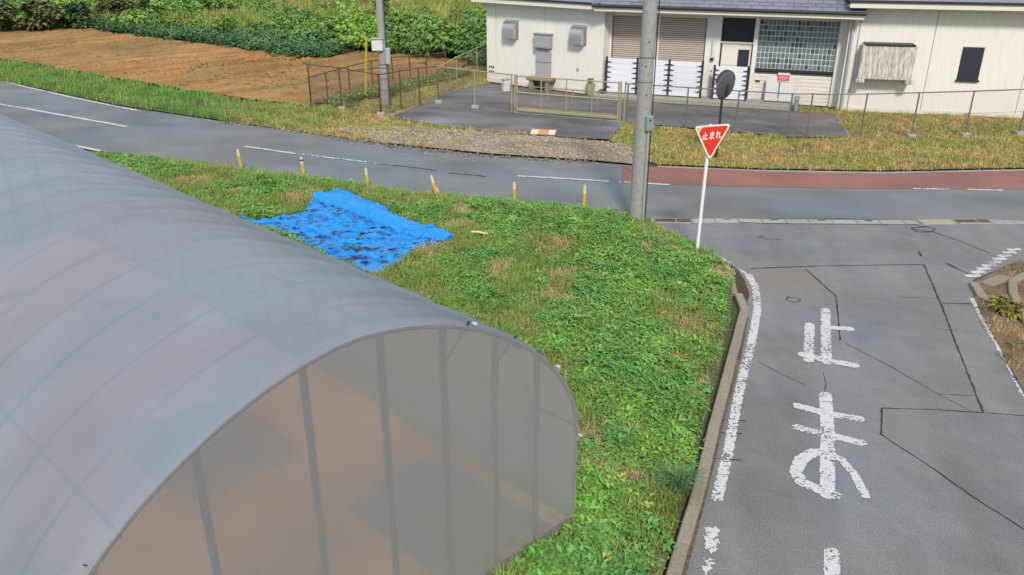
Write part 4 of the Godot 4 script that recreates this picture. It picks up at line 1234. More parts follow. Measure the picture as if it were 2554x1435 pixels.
func build_greenhouse() -> void:
	var foot := Vector2(0.665, -7.099)
	var al := 0.7756
	var u := Vector3(-cos(al), 0, sin(al))
	var ax := Vector3(-cos(0.7564), 0, -sin(0.7564))
	var B := Basis(u, Vector3.UP, ax)   # x along the end wall, z away along the tunnel or towards the viewer
	var zs := 1.0
	var t := thing("greenhouse", "large tunnel greenhouse under hazy grey plastic film", "greenhouse", v3(foot))
	var T := Transform3D(B, Vector3.ZERO)
	var P := func(tt: float, l: float, grow: float) -> Vector3:
		var q := arch_point(tt, grow)
		return T * Vector3(q.x, q.y, l * zs)
	# the covering film sags a little between the hoops and is wrinkled along the eaves
	var m := MB.new()
	var nt := 64
	var nl := 156
	var grid := []
	for j in nl + 1:
		var row := []
		for i in nt + 1:
			var tt := float(i) / nt
			var l := GLEN * j / nl
			var sag := -0.022 * absf(sin(PI * l / 0.65))
			var wr := 0.010 * rough_noise.get_noise_2d(tt * 26.0, l * 0.9) + 0.012 * rough_noise.get_noise_2d(tt * 5.0 + 9.0, l * 0.35)
			row.append(P.call(tt, l, (0.03 + sag + wr) if j > 0 and j < nl else 0.0))
		grid.append(row)
	var nn := func(j: int, i: int) -> Vector3:
		var a: Vector3 = grid[min(j + 1, nl)][i] - grid[max(j - 1, 0)][i]
		var b: Vector3 = grid[j][min(i + 1, nt)] - grid[j][max(i - 1, 0)]
		var k := a.cross(b).normalized()
		return k if k.dot(grid[j][i] - T * Vector3(GW / 2, 0.6, GLEN * zs * j / nl)) > 0 else -k
	var norms := []
	for j in nl + 1:
		var row := []
		for i in nt + 1:
			row.append(nn.call(j, i))
		norms.append(row)
	for j in nl:
		for i in nt:
			var first := m.c.size()
			var a: Vector3 = grid[j][i]
			var b: Vector3 = grid[j][i + 1]
			var c: Vector3 = grid[j + 1][i + 1]
			var d: Vector3 = grid[j + 1][i]
			if (b - a).cross(c - a).dot(norms[j][i]) > 0:
				m.trin(a, b, c, norms[j][i], norms[j][i + 1], norms[j + 1][i + 1]); m.trin(a, c, d, norms[j][i], norms[j + 1][i + 1], norms[j + 1][i])
			else:
				m.trin(a, c, b, norms[j][i], norms[j + 1][i + 1], norms[j][i + 1]); m.trin(a, d, c, norms[j][i], norms[j + 1][i], norms[j + 1][i + 1])
			for k in range(first, m.c.size()):
				var w := m.v[k]
				var f := 1.0 + 0.22 * tone_noise.get_noise_3d(w.x * 0.28, w.y * 0.28, w.z * 0.28) + 0.10 * tone_noise.get_noise_3d(w.x * 1.1, w.y * 1.1 + 50.0, w.z * 1.1)
				var hue := 0.22 * tone_noise.get_noise_3d(w.x * 0.35 + 70.0, w.y * 0.35, w.z * 0.35)
				m.c[k] = Color(f * (1 + hue), f, f * (1 - 0.2 * hue))
	obj("roof_film", m, M.film, t)
	# end walls: film between the hoop and the ground
	for e in [[0.0, M.end_film], [GLEN, M.film]]:
		var mb := MB.new()
		var ring := []
		for i in 65:
			var q := arch_point(i / 64.0, 0.0)
			ring.append(q)
		for i in 64:
			var a: Vector2 = ring[i]
			var b: Vector2 = ring[i + 1]
			for k in 6:
				var k0 := k / 6.0
				var k1 := (k + 1) / 6.0
				for z in ([0.0, 0.006] if e[0] == 0.0 else [e[0]]):
					var c0 := T * Vector3(a.x, a.y * k0, z)
					var c1 := T * Vector3(b.x, b.y * k0, z)
					var c2 := T * Vector3(b.x, b.y * k1, z)
					var c3 := T * Vector3(a.x, a.y * k1, z)
					if z == 0.0 or z == GLEN:
						mb.quad(c1, c0, c3, c2)
					else:
						mb.quad(c0, c1, c2, c3)
		obj("end_film", mb, e[1], t)
	# hoops of bent pipe, purlins, uprights of the end walls
	var l := 0.0
	var hoops := int(GLEN / 0.65)
	for j in hoops + 1:
		l = j * GLEN / hoops
		var pts := []
		for i in 49:
			pts.append(P.call(i / 48.0, clampf(l, 0.02, GLEN - 0.02), -0.022))
		var mb := MB.new()
		mb.tube(pts, 0.014 if j > 0 else 0.020, 6)
		obj("hoop", mb, M.pipe if j > 0 else M.galvanised, t)
	for tt in [0.13, 0.3, 0.5, 0.7, 0.87]:
		var mb := MB.new()
		mb.tube([P.call(tt, 0.02, -0.05), P.call(tt, GLEN - 0.02, -0.05)], 0.014, 6)
		obj("purlin", mb, M.pipe, t)
	for e in [0.06, GLEN - 0.06]:
		for s in [0.55, 1.08, 1.66, 2.26, 2.92, 3.75, 4.5]:
			var top := 0.0
			for i in 200:
				var q := arch_point(i / 199.0, -0.03)
				if absf(q.x - s) < 0.06:
					top = max(top, q.y)
			var mb := MB.new()
			mb.tube([T * Vector3(s, 0.0, e * zs), T * Vector3(s, top, e * zs)], 0.032, 8)
			obj("end_post", mb, M.pipe, t)
	# two stays of the end frame and a ground skirt of film along the foot
	for q in [[Vector3(1.66, 2.55, 0.1), Vector3(1.40, 2.95, 0.02)], [Vector3(1.08, 2.35, 0.1), Vector3(0.86, 2.62, 0.02)]]:
		var mb := MB.new()
		mb.tube([T * Vector3(q[0].x, q[0].y, q[0].z * zs), T * Vector3(q[1].x, q[1].y, q[1].z * zs)], 0.012, 6)
		obj("stay", mb, M.pipe, t)
	# clips that hold the film on the first hoop
	for k in 3:
		var mb := MB.new()
		var p: Vector3 = P.call(0.11 + k * 0.13, 0.0, 0.03)
		mb.box(Transform3D(B, p), Vector3(0.03, 0.03, 0.05), 0.006)
		obj("film_clip", mb, M.pale_pipe, t)
	# bare soil inside
	var poly := PackedVector2Array()
	for q in [[0.05, 0.05], [GW - 0.05, 0.05], [GW - 0.05, GLEN - 0.05], [0.05, GLEN - 0.05]]:
		var w := v3(foot) + T * Vector3(q[0], 0, q[1] * zs)
		poly.append(Vector2(w.x, w.z))
	struct("greenhouse_soil", sheet(poly, 0.3, func(p: Vector2) -> float: return 0.17 + 0.05 * tone_noise.get_noise_2d(p.x * 0.9, p.y * 0.9), tone(0.60, 0.33, 0.18, 0.4, 0.35)), M.field)
	# a strip of dark sheet laid over the bed behind the end wall
	var lay := v3(foot) + T * Vector3(0.95, 0.20, 0.9 * zs)
	var sheet_thing := thing("mulch_sheet", "dark grey sheet laid on the soil inside the greenhouse end", "sheet", lay)
	var heap := MB.new()
	for i in 10:
		for j in 10:
			var f2 := func(a: int, b: int) -> Vector3:
				return B * Vector3((a / 10.0 - 0.5) * 1.7, 0.5 * sin(PI * a / 10.0) * sin(PI * b / 10.0), (b / 10.0 - 0.5) * 2.0)
			heap.quad(f2.call(i, j), f2.call(i, j + 1), f2.call(i + 1, j + 1), f2.call(i + 1, j))
	var heap_thing := thing("covered_heap", "low dark grey covered heap further back on the soil inside the greenhouse", "heap", v3(foot) + T * Vector3(2.0, 0.12, 3.9 * zs))
	obj("cover", heap, mat(0.12, 0.115, 0.12, 0.6), heap_thing)
	var ms := MB.new()
	for i in 14:
		for j in 20:
			var f := func(a: int, b: int) -> Vector3:
				return B * Vector3((a / 14.0 - 0.5) * 1.3, 0.16 * sin(PI * a / 14.0) + 0.04 * rough_noise.get_noise_2d(a * 0.3, b * 0.3), (b / 20.0 - 0.5) * 1.7)
			ms.quad(f.call(i, j), f.call(i, j + 1), f.call(i + 1, j + 1), f.call(i + 1, j))
	obj("cover", ms, mat(0.13, 0.135, 0.15, 0.5), sheet_thing)


# ---------------------------------------------------------------- poles, signs, posts, tarpaulin
func build_roadside() -> void:
	# the big concrete pole at the corner
	var t := thing("utility_pole", "tall concrete utility pole at the corner of the weedy verge", "utility pole", Vector3(2.631, 0, -16.718), 0, "utility poles")
	var mb := MB.new()
	mb.tube([Vector3(0, -0.2, 0), Vector3(0, 3, 0), Vector3(0, 10, 0)], [0.166, 0.148, 0.10], 28)
	obj("shaft", mb, M.pole, t)
	for h in [2.98, 3.45]:
		mb = MB.new()
		mb.tube([Vector3(0, h, 0), Vector3(0, h + 0.02, 0)], 0.152, 28)
		obj("band", mb, M.galvanised, t)
	for q in [[3.30, -0.2], [3.75, 0.05], [4.55, 0.3], [2.75, 0.1]]:
		mb = MB.new()
		var r: float = 0.148 - (q[0] - 3.0) * 0.0069
		mb.tube([Vector3(sin(q[1]) * (r - 0.02), q[0], cos(q[1]) * (r - 0.02)), Vector3(sin(q[1]) * (r + 0.004), q[0], cos(q[1]) * (r + 0.004))], 0.016, 8)
		obj("step_hole", mb, M.dark_metal, t)
	mb = MB.new()
	mb.box(Transform3D(Basis(Vector3.UP, 0.5), Vector3(0.10, 2.19, 0.155)), Vector3(0.15, 0.30, 0.10), 0.012)
	var bx := obj("junction_box", mb, M.blue_grey, t)
	mb = MB.new()
	mb.tube([Vector3(0.11, 2.26, 0.20), Vector3(0.118, 2.26, 0.212)], 0.022, 8)
	obj("lock", mb, M.dark_metal, bx)
	mb = MB.new()
	mb.tube([Vector3(0.10, 2.05, 0.145), Vector3(0.10, 1.15, 0.155), Vector3(0.10, 0.0, 0.165)], 0.022, 8)
	obj("conduit", mb, M.grey_paint, t)
	mb = MB.new()
	mb.tube([Vector3(0.17, 9.5, 0.0), Vector3(0.178, 0.0, 0.0)], 0.012, 6)
	obj("earth_cable", mb, M.dark_metal, t)

	# the thinner pole by the field
	t = thing("utility_pole", "slim concrete utility pole with meter boxes beside the ploughed field", "utility pole", Vector3(-4.321, 0, -28.657), 0, "utility poles")
	mb = MB.new()
	mb.tube([Vector3(0, -0.2, 0), Vector3(0, 4, 0), Vector3(0, 9, 0)], [0.155, 0.115, 0.085], 20)
	obj("shaft", mb, M.pole, t)
	for h in [0.55, 0.95, 1.30, 1.42]:
		mb = MB.new()
		mb.tube([Vector3(0, h, 0), Vector3(0, h + 0.025, 0)], 0.155, 20)
		obj("band", mb, M.galvanised, t)
	obj("meter_box", boxed(Vector3(-0.13, 2.06, 0.17), Vector3(0.36, 0.36, 0.16), 0.02), M.white_box, t)
	obj("meter_lid", boxed(Vector3(-0.13, 2.27, 0.18), Vector3(0.40, 0.05, 0.20), 0.012), M.grey_paint, t)
	obj("fuse_box", boxed(Vector3(0.19, 1.70, 0.10), Vector3(0.17, 0.52, 0.14), 0.015), M.violet_grey, t)
	mb = MB.new()
	mb.tube([Vector3(0.12, 8.5, 0.04), Vector3(0.15, 2.0, 0.05), Vector3(0.17, 0.0, 0.06)], 0.018, 6)
	obj("cable", mb, M.dark_metal, t)
	# its stay wire with a yellow guard
	t = thing("stay_wire", "stay wire of the slim pole in a bright yellow guard tube", "stay wire", Vector3(-5.225, 0, -30.027))
	var to := Vector3(-4.321, 0, -28.657) + Vector3(0, 8.6, 0) - t.position
	mb = MB.new()
	mb.tube([Vector3.ZERO, to], 0.008, 5)
	obj("wire", mb, M.galvanised, t)
	mb = MB.new()
	mb.tube([to * 0.0, to * 0.25], 0.034, 8)
	obj("guard", mb, M.yellow, t)

	# stop sign on a white post
	var sp := Vector3(3.546, 0, -14.938)
	t = thing("stop_sign", "red triangular stop sign on a white post at the junction corner", "sign", sp)
	mb = MB.new()
	mb.tube([Vector3(0, -0.1, 0), Vector3(0.03, 2.54, 0)], 0.031, 14)
	obj("post", mb, M.white_pole, t)
	var turn := Basis(Vector3.UP, 0.30)
	var S := Transform3D(turn, turn * Vector3(0.0, 1.89, 0.05) + Vector3(0.04, 0, 0))
	var outer := rounded([Vector2(-0.375, 0.655), Vector2(0.375, 0.655), Vector2(0, 0.0)], 0.055)
	var inner := rounded([Vector2(-0.325, 0.627), Vector2(0.325, 0.627), Vector2(0, 0.058)], 0.040)
	mb = MB.new()
	mb.prism(outer, 0.012, S)
	var plate := obj("plate", mb, M.sign_white, t)
	mb = MB.new()
	mb.prism(inner, 0.003, S * Transform3D(Basis(), Vector3(0, 0, 0.012)))
	obj("red_field", mb, M.sign_red, plate)
	mb = MB.new()   # the paint has faded off the corner
	mb.prism(PackedVector2Array([Vector2(-0.315, 0.622), Vector2(-0.20, 0.624), Vector2(-0.23, 0.59), Vector2(-0.255, 0.54), Vector2(-0.262, 0.515), Vector2(-0.268, 0.53), Vector2(-0.318, 0.61)]), 0.0015, S * Transform3D(Basis(), Vector3(0, 0, 0.015)))
	obj("faded_corner", mb, M.faded, plate)
	for c in glyphs():
		mb = MB.new()
		var kk := 0
		for s in c[1]:
			kk += 1
			ribbon(mb, s[0], s[1], S * Transform3D(Basis().scaled(Vector3(0.115, 0.142, 1)), Vector3(c[0], 0.402, 0.0152 + 0.0003 * kk)))
		obj("letter", mb, M.sign_white, plate)
	for h in [0.56, 0.25]:
		mb = MB.new()
		mb.box(S * Transform3D(Basis(), Vector3(0, h, -0.022)), Vector3(0.12, 0.035, 0.035), 0.004)
		obj("clamp", mb, M.galvanised, t)

	# traffic mirror across the road, seen from behind
	t = thing("traffic_mirror", "dark round traffic mirror on a black post, seen from its back", "mirror", Vector3(5.487, 0, -21.952))
	mb = MB.new()
	mb.tube([Vector3(0, -0.1, 0), Vector3(0, 1.62, 0), Vector3(0.02, 1.94, 0.0)], 0.033, 10)
	obj("post", mb, M.dark_metal, t)
	var MT := Transform3D(Basis(Vector3.UP, 0.68) * Basis(Vector3.RIGHT, 0.10), Vector3(0.06, 1.95, -0.03))
	mb = MB.new()
	var rings := []
	for k in 6:
		rings.append([0.375 * sin(k / 5.0 * PI / 2), 0.07 * cos(k / 5.0 * PI / 2)])
	for k in 5:
		for i in 36:
			var a := TAU * i / 36
			var b := TAU * (i + 1) / 36
			var f := func(q: int, an: float) -> Vector3: return MT * Vector3(cos(an) * rings[q][0], sin(an) * rings[q][0], rings[q][1])
			mb.tri(f.call(k, a), f.call(k + 1, a), f.call(k + 1, b)); mb.tri(f.call(k, a), f.call(k + 1, b), f.call(k, b))
	obj("back_shell", mb, mat(0.085, 0.088, 0.10, 0.45, noise_tex(14, 0.02, 0.6, 1.3, 4, 256), 2.0), t)
	mb = MB.new()
	for i in 36:
		var a := TAU * i / 36
		var b := TAU * (i + 1) / 36
		mb.tri(MT * Vector3(0, 0, -0.06), MT * Vector3(cos(a) * 0.37, sin(a) * 0.37, -0.005), MT * Vector3(cos(b) * 0.37, sin(b) * 0.37, -0.005))
	obj("glass", mb, mat(0.8, 0.8, 0.8, 0.05, null, 1.0, 1.0), t)
	mb = MB.new()
	for i in 14:
		var a: float = lerp(0.25, PI - 0.25, i / 14.0)
		var b: float = lerp(0.25, PI - 0.25, (i + 1) / 14.0)
		mb.quad(MT * Vector3(cos(a) * 0.38, sin(a) * 0.38, 0.02), MT * Vector3(cos(b) * 0.38, sin(b) * 0.38, 0.02), MT * Vector3(cos(b) * 0.39, sin(b) * 0.39, -0.07), MT * Vector3(cos(a) * 0.39, sin(a) * 0.39, -0.07))
	obj("hood", mb, M.dark_metal, t)
	mb = MB.new()
	mb.box(MT * Transform3D(Basis(), Vector3(0, -0.1, 0.08)), Vector3(0.09, 0.30, 0.05), 0.01)
	obj("clamp", mb, M.dark_metal, t)

	# six short marker posts along the edge of the main road
	var spots := [[Vector3(-6.956, 0, -20.867), 0.0, -0.06, 0.55, "leftmost short yellow marker post, nearest the greenhouse roof"], [Vector3(-5.185, 0, -20.149), 0.0, -0.04, 0.54, "yellow marker post with a dark band under its cap, above the left of the tarpaulin"],
		[Vector3(-3.445, 0, -19.310), -0.02, -0.08, 0.50, "yellow marker post directly above the folded top of the blue tarpaulin"], [Vector3(-1.726, 0, -18.532), 0.0, -0.24, 0.56, "yellow marker post leaning furthest over, with a pale pipe stub at its foot"],
		[Vector3(0.055, 0, -18.206), 0.0, -0.01, 0.48, "upright thin marker post, second from the big utility pole"], [Vector3(1.594, 0, -17.667), 0.0, 0.01, 0.58, "tallest upright yellow marker post, next to the big utility pole"]]
	var first: Node3D = null
	for i in spots.size():
		var q = spots[i]
		var o: Node3D
		if first == null:
			o = thing("marker_post", q[4], "post", q[0], 0, "short marker posts along the verge")
			mb = MB.new()
			mb.tube([Vector3(0, -0.1, 0), Vector3(0, 0.36, 0)], 0.036, 12)
			obj("shaft", mb, M.post_yellow, o)
			mb = MB.new()
			mb.tube([Vector3(0, 0.36, 0), Vector3(0, 0.50, 0), Vector3(0, 0.53, 0), Vector3(0, 0.54, 0)], [0.037, 0.037, 0.030, 0.012], 12)
			obj("cap", mb, M.post_white, o)
			first = o
		else:
			o = first.duplicate()
			name_it(o, "marker_post", self)
			tag(o, q[4], "post", "short marker posts along the verge")
		o.position = q[0]
		o.rotation = Vector3(q[1], i * 0.7, 0)
		o.basis = Basis(Vector3(0, 0, 1), -q[2]) * Basis(Vector3.UP, i * 0.7)
		o.scale = Vector3(1, q[3] / 0.54, 1)
		if i == 1:
			mb = MB.new()
			mb.tube([Vector3(0, 0.44, 0), Vector3(0, 0.475, 0)], 0.039, 12)
			obj("dark_band", mb, M.dark_metal, o)
		if i == 3:
			mb = MB.new()
			mb.tube([Vector3(-0.10, 0.0, 0.03), Vector3(-0.06, 0.24, 0.03)], 0.02, 8)
			obj("pipe_stub", mb, M.board_pale, o)

	build_tarp()
	# short pale stick left in the grass beside the tarpaulin
	var st := MB.new()
	st.tube([Vector3(-0.16, 0.0, 0.03), Vector3(0.0, 0.015, 0.0), Vector3(0.18, 0.0, -0.04)], [0.022, 0.026, 0.018], 7)
	var stick := obj("wooden_stick", st, M.board_pale)
	stick.position = Vector3(-0.652, 0, -15.494) + Vector3(0, 0.26, 0)
	stick.rotation.y = -0.5
	tag(stick, "short pale wooden stick in the grass beyond the tarpaulin corner", "stick")


func glyphs() -> Array:   # the three characters of the sign as brush strokes in a unit square
	return [
		[-0.132, [[PackedVector2Array([Vector2(-0.05, 0.92), Vector2(-0.05, 0.06)]), 0.075], [PackedVector2Array([Vector2(-0.05, 0.50), Vector2(0.36, 0.50)]), 0.065], [PackedVector2Array([Vector2(-0.34, 0.62), Vector2(-0.34, 0.06)]), 0.07], [PackedVector2Array([Vector2(-0.48, 0.05), Vector2(0.48, 0.05)]), 0.07]]],
		[0.0, [[PackedVector2Array([Vector2(-0.38, 0.74), Vector2(0.38, 0.74)]), 0.065], [PackedVector2Array([Vector2(-0.34, 0.50), Vector2(0.34, 0.50)]), 0.065], [PackedVector2Array([Vector2(0.02, 0.97), Vector2(0.02, 0.20)]), 0.07], [PackedVector2Array([Vector2(0.02, 0.28), Vector2(-0.22, 0.28), Vector2(-0.36, 0.15), Vector2(-0.24, 0.02), Vector2(-0.02, 0.04), Vector2(0.02, 0.24)]), 0.06], [PackedVector2Array([Vector2(0.02, 0.26), Vector2(0.22, 0.18), Vector2(0.40, 0.03)]), 0.06]]],
		[0.132, [[PackedVector2Array([Vector2(-0.22, 0.96), Vector2(-0.22, 0.0)]), 0.07], [PackedVector2Array([Vector2(-0.46, 0.70), Vector2(-0.06, 0.72)]), 0.06], [PackedVector2Array([Vector2(-0.12, 0.62), Vector2(-0.46, 0.18)]), 0.055], [PackedVector2Array([Vector2(-0.20, 0.46), Vector2(0.06, 0.72), Vector2(0.20, 0.70), Vector2(0.16, 0.30), Vector2(0.20, 0.06), Vector2(0.34, 0.06), Vector2(0.46, 0.24)]), 0.06]]]]


func ribbon(mb: MB, path: PackedVector2Array, half: float, t: Transform3D) -> void:
	var l := []
	var r := []
	for i in path.size():
		var d0 := (path[i] - path[max(i - 1, 0)]).normalized()
		var d1 := (path[min(i + 1, path.size() - 1)] - path[i]).normalized()
		var d := (d0 + d1).normalized()
		var n: Vector2 = Vector2(-d.y, d.x) / max(0.6, d.dot(d1 if d1 != Vector2.ZERO else d0))
		l.append(path[i] + n * half); r.append(path[i] - n * half)
	for i in path.size() - 1:
		mb.quad(t * Vector3(r[i].x, r[i].y, 0), t * Vector3(r[i + 1].x, r[i + 1].y, 0), t * Vector3(l[i + 1].x, l[i + 1].y, 0), t * Vector3(l[i].x, l[i].y, 0))


func rounded(c: Array, r: float) -> PackedVector2Array:
	var out := PackedVector2Array()
	for i in c.size():
		var p: Vector2 = c[i]
		var a: Vector2 = (c[(i + c.size() - 1) % c.size()] - p).normalized() * r * 1.7
		var b: Vector2 = (c[(i + 1) % c.size()] - p).normalized() * r * 1.7
		for k in 7:
			var q := k / 6.0
			out.append(p + a * (1 - q) * (1 - q) + b * q * q)
	return out


func tarp_height(p: Vector2) -> float:
	var d := dist_path(p, TARP_FOLD)
	# which side of the fold line: the far side carries the rolled hem
	var best := 1e9
	var far := 0.0
	for i in TARP_FOLD.size() - 1:
		var c := Geometry2D.get_closest_point_to_segment(p, TARP_FOLD[i], TARP_FOLD[i + 1])
		if p.distance_squared_to(c) < best:
			best = p.distance_squared_to(c)
			far = (TARP_FOLD[i + 1] - TARP_FOLD[i]).cross(p - TARP_FOLD[i])
	var wr := 0.034 * absf(rough_noise.get_noise_2d(p.x * 1.8, p.y * 3.6)) + 0.02 * rough_noise.get_noise_2d(p.x * 3.5 + 7.0, p.y * 3.0) + 0.05 * maxf(0.0, 0.12 - absf(tone_noise.get_noise_2d(p.x * 0.55 + p.y * 0.2, p.y * 0.9 - p.x * 0.4))) / 0.12
	if far < 0.0:
		var hump: float = sin(clampf(d / 0.52, 0, 1) * PI)
		return verge_height(p) + 0.055 + 0.085 * hump + wr * 1.3
	return verge_height(p) + 0.035 + wr * 1.6 - 0.03 * exp(-d * d * 90.0)


func far_side(p: Vector2) -> bool:
	var best := 1e9
	var far := 0.0
	for i in TARP_FOLD.size() - 1:
		var c := Geometry2D.get_closest_point_to_segment(p, TARP_FOLD[i], TARP_FOLD[i + 1])
		if p.distance_squared_to(c) < best:
			best = p.distance_squared_to(c)
			far = (TARP_FOLD[i + 1] - TARP_FOLD[i]).cross(p - TARP_FOLD[i])
	return far < 0.0


func build_tarp() -> void:
	var at := v3(Vector2(-3.445, -15.762))
	var t := thing("tarpaulin", "crumpled bright blue tarpaulin spread over the grassy verge", "tarpaulin", at)
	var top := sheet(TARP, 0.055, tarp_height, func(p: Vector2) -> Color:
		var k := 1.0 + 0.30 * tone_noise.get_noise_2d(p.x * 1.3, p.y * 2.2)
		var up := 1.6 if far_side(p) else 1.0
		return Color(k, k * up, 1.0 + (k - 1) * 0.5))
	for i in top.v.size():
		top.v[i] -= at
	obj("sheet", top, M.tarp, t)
	# the hem hangs down to the ground
	var hem := MB.new()
	for i in TARP.size():
		var a := TARP[i]
		var b := TARP[(i + 1) % TARP.size()]
		for k in 6:
			var p := a.lerp(b, k / 6.0)
			var q := a.lerp(b, (k + 1) / 6.0)
			hem.quad(v3(p, 0.02) - at, v3(p, tarp_height(p)) - at, v3(q, tarp_height(q)) - at, v3(q, 0.02) - at)
	obj("hem", hem, M.tarp, t)
	# a corner gathered into a knot at the right
	var knot := MB.new()
	var kp := Vector3(-1.396, 0, -15.762) - at
	for k in 9:
		var a := TAU * k / 9.0
		var b := TAU * (k + 1) / 9.0
		knot.tri(kp + Vector3(0.02, 0.30, 0), kp + Vector3(cos(b) * 0.15, 0.10, sin(b) * 0.12), kp + Vector3(cos(a) * 0.15, 0.10, sin(a) * 0.12))
	obj("gathered_corner", knot, M.tarp_fold, t)
	# dead leaves and bits of turf blown onto it
	var rng := RandomNumberGenerator.new()
	rng.seed = 66
	var flake := MB.new()
	for k in 4:
		var a := rng.randf_range(-0.5, 0.5) + (PI if k % 2 else 0.0)
		var p := Vector3(rng.randf_range(-0.08, 0.08), 0.012 + 0.012 * rng.randf(), rng.randf_range(-0.035, 0.035))
		leaf(flake, p, Vector3(cos(a), rng.randf_range(-0.1, 0.25), sin(a)).normalized(), Vector3.UP, 0.085, 0.032, 0.6)
	var list := []
	for p in points_in(TARP, 60.0, rng):
		var s := dist_path(p, TARP_FOLD)
		var fold_side := far_side(p)
		var k := tone_noise.get_noise_2d(p.x * 1.4 + 20.0, p.y * 2.4)
		if fold_side or (k < 0.10 and rng.randf() < 0.82 and s > 0.10) or rng.randf() < 0.15:
			continue
		var sc := rng.randf_range(0.3, 1.25)
		list.append([Transform3D(Basis(Vector3.UP, rng.randf_range(-0.7, 0.7)).scaled(Vector3(sc * 1.9, sc, sc * rng.randf_range(0.5, 1.0))), v3(p, tarp_height(p))), Color(0.05, 0.03, 0.032) * rng.randf_range(0.5, 1.7)])
	stuff("dead_leaves", multi(flake.mesh(), list), M.dry, "dead leaves and turf scattered over the tarpaulin")


# ---------------------------------------------------------------- plants
func in_greenhouse(p: Vector2) -> bool:
	var al := 0.7756
	var q := p - Vector2(0.665, -7.099)
	var u := Vector2(-cos(al), sin(al))
	var ax := Vector2(-cos(0.7564), -sin(0.7564))
	var s := q.cross(ax) / u.cross(ax)
	var l := u.cross(q) / u.cross(ax)
	return s > -0.02 and s < GW + 0.05 and l > -0.04 and l < GLEN + 0.05


func spot(p: Vector2, y: float, rng: RandomNumberGenerator, s0: float, s1: float, tilt := 0.15) -> Transform3D:
	var s := rng.randf_range(s0, s1)
	var b := Basis(Vector3.UP, rng.randf() * TAU) * Basis(Vector3.RIGHT, rng.randf_range(-tilt, tilt))
	return Transform3D(b.scaled(Vector3(s, s * rng.randf_range(0.8, 1.2), s)), v3(p, y))


func vary(c: Color, rng: RandomNumberGenerator, k := 0.25) -> Color:
	var f := 1.75 * (1.0 + rng.randf_range(-k, k))
	return Color(c.r * f * rng.randf_range(0.88, 1.14), c.g * f, c.b * f * rng.randf_range(0.8, 1.2))


